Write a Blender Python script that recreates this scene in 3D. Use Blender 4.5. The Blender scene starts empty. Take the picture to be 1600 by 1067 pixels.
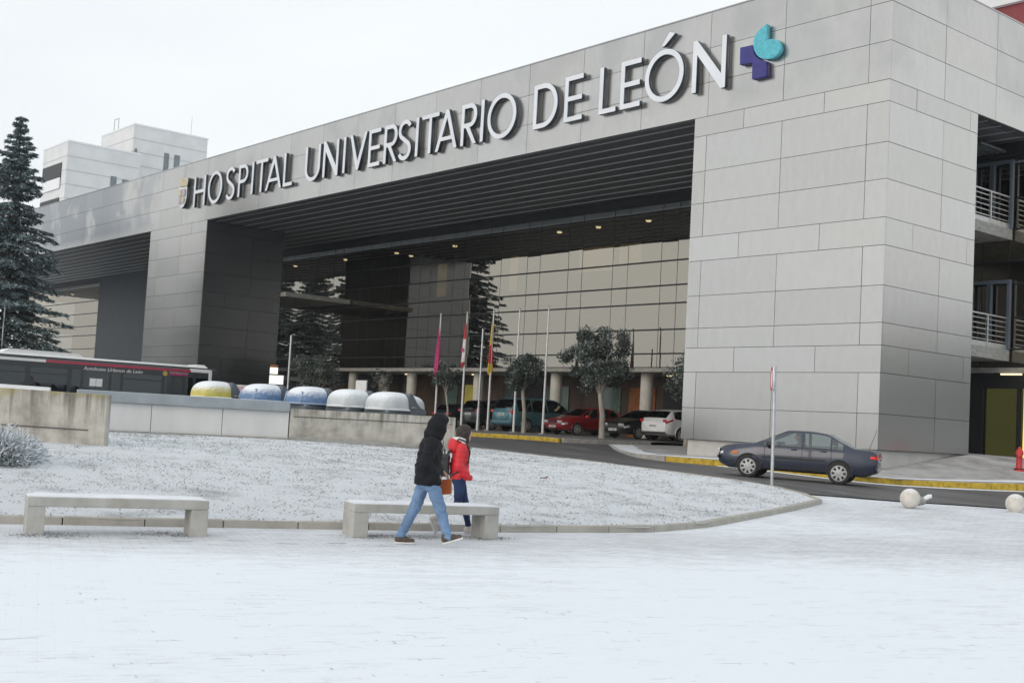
import bpy, bmesh, math, random
import numpy as np
from mathutils import Vector, Matrix, geometry, noise as mnoise
random.seed(7); RNG = np.random.default_rng(7)
R_ = math.radians
scene = bpy.context.scene
COL = scene.collection

# ------------------------------------------------------------------ camera
cam_d = bpy.data.cameras.new('camera'); cam = bpy.data.objects.new('camera', cam_d); COL.objects.link(cam)
cam_d.sensor_width = 36.0; cam_d.lens = 42.743; cam_d.clip_start = .1; cam_d.clip_end = 3000
cam.matrix_world = Matrix(((0.64481214, 0.01709577, 0.76414988, 0), (0.7623815, -0.0859283, -0.64139752, 0),
                           (0.05469691, 0.99615464, -0.06844111, 1.6), (0, 0, 0, 1)))
scene.camera = cam

# ------------------------------------------------------------------ world: pale overcast winter sky
SUN_EL, SUN_AZ = R_(18), R_(172)     # azimuth clockwise from +Y
w = bpy.data.worlds.new('World'); scene.world = w; w.use_nodes = True
nt = w.node_tree; nt.nodes.clear()
sky = nt.nodes.new('ShaderNodeTexSky'); sky.sky_type = 'NISHITA'; sky.sun_disc = False
sky.sun_elevation = SUN_EL; sky.sun_rotation = SUN_AZ; sky.dust_density = 4.0
hsv = nt.nodes.new('ShaderNodeHueSaturation'); hsv.inputs['Saturation'].default_value = .35
mx = nt.nodes.new('ShaderNodeMix'); mx.data_type = 'RGBA'; mx.inputs['Factor'].default_value = .9

stc = nt.nodes.new('ShaderNodeTexCoord'); sno = nt.nodes.new('ShaderNodeTexNoise'); sno.inputs['Scale'].default_value = 1.6; sno.inputs['Detail'].default_value = 4
smap = nt.nodes.new('ShaderNodeMapping'); smap.inputs['Scale'].default_value = (1, 1, 3.2); nt.links.new(stc.outputs['Generated'], smap.inputs['Vector']); nt.links.new(smap.outputs[0], sno.inputs['Vector'])
srm = nt.nodes.new('ShaderNodeMix'); srm.data_type = 'RGBA'; srm.inputs['A'].default_value = (9.6, 10.1, 10.5, 1); srm.inputs['B'].default_value = (10.7, 11.15, 11.3, 1)
srr = nt.nodes.new('ShaderNodeMapRange'); srr.inputs['From Min'].default_value = .36; srr.inputs['From Max'].default_value = .62
nt.links.new(sno.outputs['Fac'], srr.inputs['Value']); nt.links.new(srr.outputs[0], srm.inputs['Factor']); nt.links.new(srm.outputs['Result'], mx.inputs['B'])      # the even white cloud layer
bg = nt.nodes.new('ShaderNodeBackground'); bg.inputs['Strength'].default_value = .1
wo = nt.nodes.new('ShaderNodeOutputWorld')
nt.links.new(sky.outputs[0], hsv.inputs['Color']); nt.links.new(hsv.outputs[0], mx.inputs['A'])
nt.links.new(mx.outputs['Result'], bg.inputs['Color']); nt.links.new(bg.outputs[0], wo.inputs['Surface'])

sd = bpy.data.lights.new('sun', 'SUN'); sd.energy = .95; sd.angle = R_(35); sd.color = (1, .85, .70)
so = bpy.data.objects.new('sun', sd); COL.objects.link(so)
sdir = Vector((math.sin(SUN_AZ)*math.cos(SUN_EL), math.cos(SUN_AZ)*math.cos(SUN_EL), math.sin(SUN_EL)))
so.rotation_euler = sdir.to_track_quat('Z', 'Y').to_euler(); so.location = sdir*60 + Vector((0, 0, 20))

scene.view_settings.view_transform = 'Standard'; scene.view_settings.look = 'None'
scene.view_settings.exposure = 0.0; scene.view_settings.gamma = 1.0
scene.render.engine = 'CYCLES'
scene.cycles.use_denoising = True
scene.cycles.max_bounces = 8; scene.cycles.transparent_max_bounces = 12

# ------------------------------------------------------------------ materials
def nodes_of(name):
    m = bpy.data.materials.new(name); m.use_nodes = True
    n = m.node_tree; n.nodes.clear()
    out = n.nodes.new('ShaderNodeOutputMaterial')
    return m, n, out
def N(n, t, **kw):
    x = n.nodes.new(t)
    for k, v in kw.items():
        if k.startswith('i_'): x.inputs[k[2:].replace('_', ' ')].default_value = v
        else: setattr(x, k, v)
    return x
def noise(n, coord, scale, detail=4, rough=.55, dist=0.0):
    t = N(n, 'ShaderNodeTexNoise'); t.inputs['Scale'].default_value = scale; t.inputs['Detail'].default_value = detail
    t.inputs['Roughness'].default_value = rough; t.inputs['Distortion'].default_value = dist
    n.links.new(coord, t.inputs['Vector']); return t.outputs['Fac']
def ramp(n, fac, a, b, ca=(0, 0, 0, 1), cb=(1, 1, 1, 1)):
    r = N(n, 'ShaderNodeMapRange'); r.inputs['From Min'].default_value = a; r.inputs['From Max'].default_value = b
    n.links.new(fac, r.inputs['Value']); return r.outputs['Result']
def mixc(n, fac, a, b):
    x = N(n, 'ShaderNodeMix', data_type='RGBA')
    if isinstance(fac, (int, float)): x.inputs['Factor'].default_value = fac
    else: n.links.new(fac, x.inputs['Factor'])
    for key, v in (('A', a), ('B', b)):
        if isinstance(v, tuple): x.inputs[key].default_value = (*v[:3], 1)
        else: n.links.new(v, x.inputs[key])
    return x.outputs['Result']
def mth(n, op, a, b=None):
    x = N(n, 'ShaderNodeMath', operation=op)
    for i, v in enumerate((a, b)):
        if v is None: continue
        if isinstance(v, (int, float)): x.inputs[i].default_value = v
        else: n.links.new(v, x.inputs[i])
    return x.outputs[0]
SNOW = (.80, .838, .885)
def mat(name, col, rough=.6, metal=0.0, var=.12, scale=3.0, bump=0.0, bscale=40.0, snow=0.0, snow_at=(.45, .85), spec=.5, coat=0.0,
        stretch=None, emit=0.0, col2=None, sscale=9.0):
    m, n, out = nodes_of(name)
    p = N(n, 'ShaderNodeBsdfPrincipled'); n.links.new(p.outputs[0], out.inputs[0])
    tc = N(n, 'ShaderNodeTexCoord'); co = tc.outputs['Object']
    if stretch:
        mp = N(n, 'ShaderNodeMapping'); mp.inputs['Scale'].default_value = stretch; n.links.new(co, mp.inputs['Vector']); co = mp.outputs[0]
    f = noise(n, co, scale, 5)
    c2 = col2 or tuple(max(0, v*(1-2.2*var)) for v in col)
    c1 = col if col2 else tuple(min(1, v*(1+var)) for v in col)
    c = mixc(n, ramp(n, f, .32, .68), c2, c1)
    r_in = None
    if snow > 0:
        g = N(n, 'ShaderNodeNewGeometry'); s = N(n, 'ShaderNodeSeparateXYZ'); n.links.new(g.outputs['Normal'], s.inputs[0])
        sn = noise(n, tc.outputs['Object'], sscale, 4, .7)
        z = mth(n, 'ADD', s.outputs['Z'], mth(n, 'MULTIPLY', mth(n, 'SUBTRACT', sn, .5), .9))
        sf = N(n, 'ShaderNodeMapRange'); sf.inputs['From Min'].default_value = snow_at[0]; sf.inputs['From Max'].default_value = snow_at[1]
        sf.inputs['To Max'].default_value = snow; n.links.new(z, sf.inputs['Value'])
        c = mixc(n, sf.outputs[0], c, SNOW)
        p.inputs['Metallic'].default_value = metal
        rr = N(n, 'ShaderNodeMapRange'); rr.inputs['To Min'].default_value = rough; rr.inputs['To Max'].default_value = .9
        n.links.new(sf.outputs[0], rr.inputs['Value']); n.links.new(rr.outputs[0], p.inputs['Roughness'])
        if metal:
            mm = N(n, 'ShaderNodeMapRange'); mm.inputs['To Min'].default_value = metal; mm.inputs['To Max'].default_value = 0
            n.links.new(sf.outputs[0], mm.inputs['Value']); n.links.new(mm.outputs[0], p.inputs['Metallic'])
    else:
        p.inputs['Metallic'].default_value = metal; p.inputs['Roughness'].default_value = rough
    n.links.new(c, p.inputs['Base Color'])
    p.inputs['Specular IOR Level'].default_value = spec
    if coat: p.inputs['Coat Weight'].default_value = coat; p.inputs['Coat Roughness'].default_value = .05
    if emit: p.inputs['Emission Strength'].default_value = emit; p.inputs['Emission Color'].default_value = (*col, 1)
    if bump:
        b = N(n, 'ShaderNodeBump'); b.inputs['Strength'].default_value = bump; b.inputs['Distance'].default_value = .02
        n.links.new(noise(n, tc.outputs['Object'], bscale, 6, .65), b.inputs['Height']); n.links.new(b.outputs[0], p.inputs['Normal'])
    return m

def glass_mat(name, tint, trans, refl):
    """coated architectural / car glass: mirror-like coat plus dark see-through"""
    m, n, out = nodes_of(name)
    g = N(n, 'ShaderNodeBsdfGlossy'); g.inputs['Color'].default_value = (*tint, 1); g.inputs['Roughness'].default_value = .0
    t = N(n, 'ShaderNodeBsdfTransparent'); t.inputs['Color'].default_value = (*trans, 1)
    mx_ = N(n, 'ShaderNodeMixShader')
    lw = N(n, 'ShaderNodeFresnel'); lw.inputs['IOR'].default_value = 1.5
    fac = mth(n, 'ADD', refl, mth(n, 'MULTIPLY', lw.outputs[0], 1-refl))
    n.links.new(fac, mx_.inputs[0]); n.links.new(t.outputs[0], mx_.inputs[1]); n.links.new(g.outputs[0], mx_.inputs[2])
    tc = N(n, 'ShaderNodeTexCoord'); b = N(n, 'ShaderNodeBump'); b.inputs['Strength'].default_value = .03; b.inputs['Distance'].default_value = .05
    n.links.new(noise(n, tc.outputs['Object'], .7, 2), b.inputs['Height']); n.links.new(b.outputs[0], g.inputs['Normal'])
    n.links.new(mx_.outputs[0], out.inputs[0]); return m

def cladding_mat():
    """brushed zinc-grey metal panels, frosted in cloudy patches"""
    m, n, out = nodes_of('metal_cladding')
    p = N(n, 'ShaderNodeBsdfPrincipled'); n.links.new(p.outputs[0], out.inputs[0])
    tc = N(n, 'ShaderNodeTexCoord'); co = tc.outputs['Object']
    at = N(n, 'ShaderNodeAttribute', attribute_name='tone', attribute_type='GEOMETRY')
    mp = N(n, 'ShaderNodeMapping'); mp.inputs['Scale'].default_value = (1.2, 1.2, .45); n.links.new(co, mp.inputs['Vector'])
    fine = noise(n, mp.outputs[0], 3.2, 6, .6)
    base = mixc(n, ramp(n, fine, .3, .7), (.53, .515, .492), (.56, .545, .522))
    # bare (unfrosted) clouds on the fascia: height mask x blotches
    sx = N(n, 'ShaderNodeSeparateXYZ'); n.links.new(co, sx.inputs[0])
    hz = ramp(n, sx.outputs['Z'], 13.7, 14.4)
    mp2 = N(n, 'ShaderNodeMapping'); mp2.inputs['Scale'].default_value = (1, 1, .8); n.links.new(co, mp2.inputs['Vector'])
    bl = noise(n, mp2.outputs[0], .42, 3, .5, .4)
    far = ramp(n, sx.outputs['X'], -78, -90)          # the far end of the fascia has lost most of its frost
    th = mth(n, 'SUBTRACT', bl, mth(n, 'SUBTRACT', .52, mth(n, 'MULTIPLY', far, .22)))
    bl2 = mth(n, 'MULTIPLY', ramp(n, th, -.02, .16), hz)
    bare = mixc(n, far, (.42, .415, .41), (.27, .285, .31))
    c = mixc(n, mth(n, 'MULTIPLY', bl2, mth(n, 'ADD', .5, mth(n, 'MULTIPLY', far, .4))), base, bare)
    mul = N(n, 'ShaderNodeMix', data_type='RGBA', blend_type='MULTIPLY'); mul.inputs['Factor'].default_value = 1
    n.links.new(c, mul.inputs['A']); n.links.new(at.outputs['Color'], mul.inputs['B'])
    n.links.new(mul.outputs['Result'], p.inputs['Base Color'])
    p.inputs['Metallic'].default_value = .92; p.inputs['Roughness'].default_value = .25
    b = N(n, 'ShaderNodeBump'); b.inputs['Strength'].default_value = .03; b.inputs['Distance'].default_value = .03
    n.links.new(noise(n, co, .9, 2), b.inputs['Height']); n.links.new(b.outputs[0], p.inputs['Normal'])
    return m

def plaza_mat():
    """thin snow over small paving setts; the joints and worn lanes show through"""
    m, n, out = nodes_of('snowy_paving')
    p = N(n, 'ShaderNodeBsdfPrincipled'); n.links.new(p.outputs[0], out.inputs[0])
    tc = N(n, 'ShaderNodeTexCoord'); co = tc.outputs['Object']
    mp = N(n, 'ShaderNodeMapping'); mp.inputs['Rotation'].default_value = (0, 0, R_(-71)); n.links.new(co, mp.inputs['Vector'])
    br = N(n, 'ShaderNodeTexBrick'); br.inputs['Scale'].default_value = 1; br.inputs['Brick Width'].default_value = .22
    br.inputs['Row Height'].default_value = .11; br.inputs['Mortar Size'].default_value = .010; br.inputs['Mortar Smooth'].default_value = .3
    n.links.new(mp.outputs[0], br.inputs['Vector']); joint = br.outputs['Fac']
    mp3 = N(n, 'ShaderNodeMapping'); mp3.inputs['Scale'].default_value = (.55, 1.7, 1); n.links.new(mp.outputs[0], mp3.inputs['Vector'])
    streak = mth(n, 'ADD', mth(n, 'MULTIPLY', noise(n, mp3.outputs[0], 2.0, 5, .65), .42), mth(n, 'MULTIPLY', noise(n, mp3.outputs[0], 8.5, 6, .75), .58))
    big = noise(n, co, .22, 4, .6)
    # worn lanes: along the benches and up by the road the snow is thinner
    sx = N(n, 'ShaderNodeSeparateXYZ'); n.links.new(co, sx.inputs[0])
    dist = mth(n, 'ADD', mth(n, 'MULTIPLY', sx.outputs['X'], -.85), mth(n, 'MULTIPLY', sx.outputs['Y'], .28))   # grows towards the benches
    lane = mth(n, 'MULTIPLY', mth(n, 'MULTIPLY', ramp(n, dist, 11.3, 13.6), ramp(n, dist, 18, 15)), .6)
    lane2 = mth(n, 'MULTIPLY', mth(n, 'MULTIPLY', ramp(n, sx.outputs['Y'], 15, 22), ramp(n, sx.outputs['Y'], 40, 33)), .55)
    thin = mth(n, 'ADD', mth(n, 'MAXIMUM', lane, lane2), mth(n, 'MULTIPLY', mth(n, 'SUBTRACT', big, .5), .9))
    worn = ramp(n, mth(n, 'ADD', mth(n, 'MULTIPLY', thin, .40), streak), .53, .80)
    pick = ramp(n, noise(n, mp3.outputs[0], 2.4, 6, .75), .57, .63)
    jm = mth(n, 'MULTIPLY', joint, mth(n, 'ADD', mth(n, 'MULTIPLY', pick, .45), mth(n, 'ADD', .004, mth(n, 'MULTIPLY', worn, .24))))
    stone = mixc(n, noise(n, co, 30, 3), (.24, .235, .24), (.36, .35, .36))
    snowc = mixc(n, noise(n, co, 1.3, 4), (.765, .81, .865), SNOW)
    c = mixc(n, mth(n, 'MULTIPLY', worn, .5), snowc, stone)
    c = mixc(n, jm, c, (.16, .16, .17))
    n.links.new(c, p.inputs['Base Color']); p.inputs['Roughness'].default_value = .85; p.inputs['Specular IOR Level'].default_value = .25
    b = N(n, 'ShaderNodeBump'); b.inputs['Strength'].default_value = .25; b.inputs['Distance'].default_value = .01
    h = mth(n, 'SUBTRACT', mth(n, 'MULTIPLY', noise(n, co, 60, 4, .6), .6), mth(n, 'MULTIPLY', joint, .5))
    n.links.new(h, b.inputs['Height']); n.links.new(b.outputs[0], p.inputs['Normal'])
    return m

def lawn_mat():
    m, n, out = nodes_of('snowy_lawn')
    p = N(n, 'ShaderNodeBsdfPrincipled'); n.links.new(p.outputs[0], out.inputs[0])
    tc = N(n, 'ShaderNodeTexCoord'); co = tc.outputs['Object']
    a = noise(n, co, 30, 6, .8); b_ = noise(n, co, 1.1, 4, .6)
    f = ramp(n, mth(n, 'ADD', a, mth(n, 'MULTIPLY', mth(n, 'SUBTRACT', b_, .5), .8)), .53, .70)
    grass = mixc(n, noise(n, co, 40, 3), (.13, .14, .135), (.28, .295, .29))
    c = mixc(n, mth(n, 'MULTIPLY', f, .6), (.80, .835, .88), grass)
    n.links.new(c, p.inputs['Base Color']); p.inputs['Roughness'].default_value = .9; p.inputs['Specular IOR Level'].default_value = .2
    b = N(n, 'ShaderNodeBump'); b.inputs['Strength'].default_value = .9; b.inputs['Distance'].default_value = .05; b.invert = True
    n.links.new(a, b.inputs['Height']); n.links.new(b.outputs[0], p.inputs['Normal'])
    return m

def road_mat():
    m, n, out = nodes_of('wet_asphalt')
    p = N(n, 'ShaderNodeBsdfPrincipled'); n.links.new(p.outputs[0], out.inputs[0])
    tc = N(n, 'ShaderNodeTexCoord'); co = tc.outputs['Object']
    mp = N(n, 'ShaderNodeMapping'); mp.inputs['Scale'].default_value = (.12, 1.1, 1); n.links.new(co, mp.inputs['Vector'])
    st = noise(n, mp.outputs[0], 1.2, 5, .6)
    c = mixc(n, ramp(n, st, .35, .7), (.055, .055, .058), (.135, .13, .13))
    fr = ramp(n, mth(n, 'ADD', noise(n, mp.outputs[0], 2.0, 7, .7), mth(n, 'MULTIPLY', noise(n, co, .25, 2), .25)), .72, .92)
    c = mixc(n, mth(n, 'MULTIPLY', fr, .5), c, (.55, .57, .6))
    n.links.new(c, p.inputs['Base Color']); p.inputs['Roughness'].default_value = .62
    b = N(n, 'ShaderNodeBump'); b.inputs['Strength'].default_value = .3; b.inputs['Distance'].default_value = .01
    n.links.new(noise(n, co, 90, 3), b.inputs['Height']); n.links.new(b.outputs[0], p.inputs['Normal'])
    return m

def concrete_mat(name, base, dark, streak=.8, stain=(.20, .17, .08), snow=0, drip=0):
    m, n, out = nodes_of(name)
    p = N(n, 'ShaderNodeBsdfPrincipled'); n.links.new(p.outputs[0], out.inputs[0])
    tc = N(n, 'ShaderNodeTexCoord'); co = tc.outputs['Object']
    mp = N(n, 'ShaderNodeMapping'); mp.inputs['Scale'].default_value = (2.6, 2.6, .5); n.links.new(co, mp.inputs['Vector'])
    s = noise(n, mp.outputs[0], 1.0, 6, .65); c0 = noise(n, co, 1.6, 5, .6)
    f = mth(n, 'ADD', mth(n, 'MULTIPLY', ramp(n, mth(n, 'ADD', mth(n, 'MULTIPLY', s, .55), mth(n, 'MULTIPLY', noise(n, co, 3.1, 7, .7), .45)), .44, .66), streak), mth(n, 'MULTIPLY', ramp(n, c0, .45, .75), .45))
    c = mixc(n, f, base, dark)
    yl = ramp(n, noise(n, mp.outputs[0], .6, 3), .6, .75)
    c = mixc(n, mth(n, 'MULTIPLY', yl, .55 if streak > .5 else .12), c, stain)
    if drip:
        sz0 = N(n, 'ShaderNodeSeparateXYZ'); n.links.new(co, sz0.inputs[0])
        mpd = N(n, 'ShaderNodeMapping'); mpd.inputs['Scale'].default_value = (5.5, 5.5, .18); n.links.new(co, mpd.inputs['Vector'])
        dr = noise(n, mpd.outputs[0], 1.0, 4, .6)
        top = ramp(n, sz0.outputs['Z'], drip-.75, drip+.05)
        c = mixc(n, mth(n, 'MULTIPLY', ramp(n, mth(n, 'ADD', dr, mth(n, 'MULTIPLY', top, .26)), .62, .82), .75), c, (.10, .095, .07))
        c = mixc(n, mth(n, 'MULTIPLY', ramp(n, mth(n, 'ADD', noise(n, mpd.outputs[0], .35, 2), mth(n, 'MULTIPLY', ramp(n, sz0.outputs['Z'], drip-.3, drip), .3)), .74, .86), .5), c, (.30, .25, .07))
    if snow:
        g = N(n, 'ShaderNodeNewGeometry'); sz_ = N(n, 'ShaderNodeSeparateXYZ'); n.links.new(g.outputs['Normal'], sz_.inputs[0])
        c = mixc(n, ramp(n, mth(n, 'ADD', sz_.outputs['Z'], mth(n, 'MULTIPLY', noise(n, co, 8, 4), .4)), .7, 1.0), c, SNOW)
    n.links.new(c, p.inputs['Base Color']); p.inputs['Roughness'].default_value = .85; p.inputs['Specular IOR Level'].default_value = .3
    b = N(n, 'ShaderNodeBump'); b.inputs['Strength'].default_value = .35; b.inputs['Distance'].default_value = .012
    n.links.new(noise(n, co, 26, 6, .7), b.inputs['Height']); n.links.new(b.outputs[0], p.inputs['Normal'])
    return m

def leaf_mat(name, a, b_, frost, famt):
    m, n, out = nodes_of(name)
    p = N(n, 'ShaderNodeBsdfPrincipled'); n.links.new(p.outputs[0], out.inputs[0])
    at = N(n, 'ShaderNodeAttribute', attribute_name='tone', attribute_type='GEOMETRY')
    sp = N(n, 'ShaderNodeSeparateColor'); n.links.new(at.outputs['Color'], sp.inputs[0])
    c = mixc(n, sp.outputs[0], a, b_)
    c = mixc(n, ramp(n, sp.outputs[1], 1-famt, 1), c, frost)
    n.links.new(c, p.inputs['Base Color']); p.inputs['Roughness'].default_value = .7; p.inputs['Specular IOR Level'].default_value = .2
    return m

M = {}
M['clad'] = cladding_mat()
M['seam'] = mat('panel_joint', (.07, .072, .075), .8, var=.05)
M['plaza'] = plaza_mat(); M['lawn'] = lawn_mat(); M['road'] = road_mat()
M['conc'] = concrete_mat('stained_concrete', (.50, .48, .435), (.25, .235, .205), drip=1.15)
M['plinth'] = concrete_mat('pale_concrete', (.52, .515, .50), (.36, .35, .33), .4)
M['bench'] = concrete_mat('bench_concrete', (.44, .435, .41), (.26, .25, .225), .6, (.24, .2, .13), snow=1)
M['kerbstone'] = concrete_mat('kerb_stone', (.43, .41, .37), (.26, .245, .21), .5, snow=0)
M['white_wall'] = mat('painted_wall', (.62, .62, .61), .7, var=.05, scale=1.2, stretch=(1, 1, .3), bump=.1)
M['coping'] = mat('grey_coping', (.30, .335, .36), .5, .3, var=.08, scale=2, snow=.85, snow_at=(.6, 1.0))
M['yellow_kerb'] = mat('yellow_kerb_paint', (.52, .36, .035), .7, var=.18, scale=6, snow=.8, snow_at=(.75, 1.1), bump=.2)
M['grey_kerb'] = mat('grey_kerb_stone', (.36, .345, .32), .8, var=.12, scale=5, snow=.5, snow_at=(.75, 1.15), bump=.2)
M['pavement'] = mat('pavement_slabs', (.30, .28, .265), .8, var=.12, scale=1.4, snow=.45, snow_at=(.82, 1.3), sscale=.9, bump=.15)
M['forecourt'] = mat('forecourt_asphalt', (.125, .12, .115), .75, var=.15, scale=.9, stretch=(.4, 1.3, 1), snow=.22, snow_at=(.85, 1.4), sscale=.6, bump=.15)
M['snowbank'] = mat('trodden_snow', (.74, .77, .81), .9, var=.05, scale=4, bump=.5, bscale=14)
M['soffit'] = mat('soffit_panels', (.135, .145, .158), .55, .3, var=.06, scale=2)
M['strip'] = mat('soffit_strip', (.62, .63, .64), .4, .5, var=.03)
M['glass'] = glass_mat('bronze_glass', (.70, .64, .545), (.30, .30, .28), .47)
M['mullion'] = mat('dark_mullion', (.02, .021, .023), .5, .2, var=.05)
M['interior'] = mat('dark_interior', (.035, .03, .027), .8, var=.2, scale=.5)
M['slab'] = mat('concrete_slab_edge', (.33, .325, .30), .8, var=.14, scale=3, stretch=(1, 1, 3), bump=.1)
M['column'] = mat('pale_column', (.56, .545, .49), .7, var=.06, scale=2)
M['darkwall'] = mat('dark_clad_wall', (.03, .035, .042), .5, .3, var=.08, scale=1)
M['wood'] = mat('brown_timber_wall', (.075, .045, .03), .6, var=.25, scale=2, stretch=(1, 1, .2))
M['orange'] = mat('rust_orange_panel', (.26, .085, .02), .6, var=.15)
M['greenglass'] = mat('green_glass_panel', (.10, .15, .135), .15, var=.1)
M['yellowroom'] = mat('lit_yellow_room', (.30, .25, .055), .35, var=.25, scale=.6, emit=.35)
M['lampwarm'] = mat('ceiling_lamp_glow', (1, .82, .5), .5, var=0, emit=4)
M['striplamp'] = mat('dim_strip_lamp', (1, .80, .5), .5, var=0, emit=1.2)
M['litroom'] = mat('lit_olive_room', (.50, .37, .10), .5, var=.3, scale=.6, emit=2.2)
M['lampwhite'] = mat('lit_sign_glow', (1, .97, .86), .5, var=0.02, emit=.7)
M['warmroom'] = mat('lit_office_wall', (.42, .32, .12), .6, var=.3, scale=1.2, emit=.55)
M['steel'] = mat('galvanised_steel', (.48, .50, .52), .38, .75, var=.08, scale=6)
M['polewhite'] = mat('frosty_white_pole', (.66, .67, .68), .45, .2, var=.06, scale=6)
M['letter'] = mat('sign_letter_face', (.70, .73, .77), .45, 0, var=.03, scale=1)
M['letter_side'] = mat('sign_letter_return', (.045, .065, .085), .35, .5, var=.06)
M['teal'] = mat('teal_emblem', (.09, .44, .53), .55, var=.10, scale=9)
M['purple'] = mat('purple_emblem', (.035, .03, .20), .5, var=.12, scale=4)
M['white'] = mat('white_paint', (.74, .75, .76), .45, var=.03)
M['black'] = mat('black_rubber', (.018, .018, .02), .75, var=.1, scale=12)
M['plastic'] = mat('black_plastic', (.025, .026, .028), .5, var=.06)
M['plate'] = mat('number_plate_white', (.70, .70, .68), .5, var=.05)
M['palegold'] = mat('faded_gold', (.60, .53, .38), .6, var=.12, scale=6)
M['palepink'] = mat('faded_violet', (.50, .44, .50), .6, var=.12, scale=6)
M['gold'] = mat('dull_gold', (.55, .40, .10), .45, .3, var=.15, scale=8)
M['redpaint'] = mat('red_paint', (.50, .025, .03), .45, var=.08)
M['alloy'] = mat('silver_wheel_trim', (.40, .41, .42), .4, .3, var=.08, scale=9)
M['amber'] = mat('amber_lens', (.65, .17, .02), .2, var=.05)
M['redlens'] = mat('red_lens', (.45, .012, .015), .15, var=.08, coat=.5)
M['redlit'] = mat('lit_brake_lens', (.75, .03, .02), .2, var=.05, emit=.12)
M['headlens'] = mat('clear_lamp_lens', (.60, .62, .64), .08, .4, var=.08, coat=.6)
M['carglass'] = glass_mat('car_glass', (.75, .80, .82), (.62, .68, .68), .12)
M['darkglass'] = glass_mat('privacy_glass', (.6, .65, .68), (.10, .115, .12), .10)
M['seat'] = mat('grey_car_seat', (.10, .105, .115), .8, var=.1)
M['skin'] = mat('skin', (.52, .30, .22), .55, var=.05, scale=10)
M['blackcoat'] = mat('black_jacket_cloth', (.007, .008, .011), .8, var=.2, scale=7, bump=.25, bscale=30, spec=.3)
M['jeans'] = mat('light_blue_denim', (.17, .27, .43), .85, var=.16, scale=4, stretch=(1, 1, .6), bump=.2, bscale=70, spec=.2)
M['navyjeans'] = mat('navy_denim', (.022, .04, .105), .8, var=.18, scale=5, bump=.15, bscale=60, spec=.25)
M['redcoat'] = mat('red_quilted_cloth', (.58, .022, .03), .5, var=.08, scale=6, bump=.15, bscale=24, spec=.4)
M['whitefluff'] = mat('white_fleece', (.76, .75, .72), .95, var=.06, scale=30, bump=.8, bscale=45)
M['hair'] = mat('dark_brown_hair', (.022, .012, .008), .5, var=.3, scale=14, stretch=(3, 3, .5), bump=.4, bscale=50)
M['brownshoe'] = mat('brown_shoe', (.095, .07, .052), .7, var=.15, scale=14)
M['paleshoe'] = mat('pale_trainer', (.60, .565, .54), .65, var=.08, scale=14)
M['sole'] = mat('white_sole', (.70, .69, .66), .6, var=.05)
M['bagblack'] = mat('black_leather', (.02, .02, .022), .35, var=.1, coat=.2)
M['bagorange'] = mat('tan_orange_bag', (.40, .085, .012), .5, var=.1, scale=8)
M['bark'] = mat('grey_bark', (.34, .31, .27), .9, var=.2, scale=8, stretch=(1, 1, .25), bump=.5)
M['darkbark'] = mat('dark_bark', (.10, .085, .07), .9, var=.25, scale=6, bump=.5)
M['conifer'] = leaf_mat('frosted_conifer_needles', (.085, .12, .125), (.145, .19, .198), (.34, .42, .45), .40)
M['leaf'] = leaf_mat('frosted_evergreen_leaves', (.036, .05, .042), (.10, .12, .10), (.38, .43, .43), .36)
M['bushleaf'] = leaf_mat('frosted_bush_leaves', (.03, .055, .045), (.10, .14, .12), (.74, .78, .83), .78)
M['grass'] = leaf_mat('frosted_grass', (.12, .13, .12), (.30, .31, .29), (.76, .80, .85), .6)
M['ball'] = mat('white_bollard_stone', (.62, .59, .54), .8, var=.1, scale=5, snow=.6, snow_at=(.55, .95), bump=.2)
M['ig_white'] = mat('white_container_shell', (.56, .60, .62), .4, var=.04, snow=.95, snow_at=(.25, .75))
M['ig_yellow'] = mat('yellow_container_shell', (.60, .53, .12), .45, var=.08, snow=.97, snow_at=(.15, .62))
M['ig_blue'] = mat('blue_container_shell', (.13, .23, .42), .45, var=.08, snow=.97, snow_at=(.12, .62))
M['ig_grey'] = mat('grey_container_hinge', (.13, .155, .18), .5, var=.06, snow=.6, snow_at=(.6, 1.0))
M['ig_rim'] = mat('pale_blue_rim', (.30, .38, .52), .5, var=.06)
M['towerwall'] = mat('pale_tower_cladding', (.64, .645, .645), .6, var=.04, scale=.4)
M['towerglass'] = mat('grey_tower_window', (.17, .20, .22), .25, var=.15)
M['redclad'] = mat('dark_red_cladding', (.20, .028, .03), .5, var=.1, scale=.6)
M['buswhite'] = mat('bus_white_paint', (.72, .73, .73), .35, var=.03, snow=.9, snow_at=(.6, .95))
M['busred'] = mat('bus_crimson_stripe', (.36, .02, .06), .35, var=.05, coat=.3)
M['busdark'] = mat('bus_black_panel', (.022, .028, .035), .3, var=.1, coat=.15)
M['busglass'] = glass_mat('bus_window_glass', (.62, .68, .72), (.22, .25, .27), .05)
M['twig'] = mat('brown_leaf', (.20, .075, .03), .7, var=.2, scale=30)
M['flagpink'] = mat('crimson_pink_flag', (.50, .03, .17), .7, var=.15, scale=3)
M['flagred'] = mat('red_flag_cloth', (.45, .02, .03), .7, var=.15, scale=3)
M['flagwhite'] = mat('white_flag_cloth', (.66, .62, .62), .7, var=.08, scale=3)
M['flagyellow'] = mat('yellow_flag_cloth', (.62, .43, .04), .7, var=.12, scale=3)
def paint(name, col, metal=.2, coat=.7): return mat(name, col, .32, metal, var=.03, scale=1.5, coat=coat)
M['p_navy'] = paint('navy_grey_car_paint', (.028, .036, .060), .4)
M['p_teal'] = paint('teal_car_paint', (.085, .21, .25), .35)
M['p_red'] = paint('red_car_paint', (.24, .012, .016), .1)
M['p_black'] = paint('black_car_paint', (.012, .012, .014), .1)
M['p_white'] = mat('white_car_paint', (.66, .67, .68), .35, var=.03, coat=.6)
M['p_dark'] = paint('charcoal_car_paint', (.022, .024, .028), .3)
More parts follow.
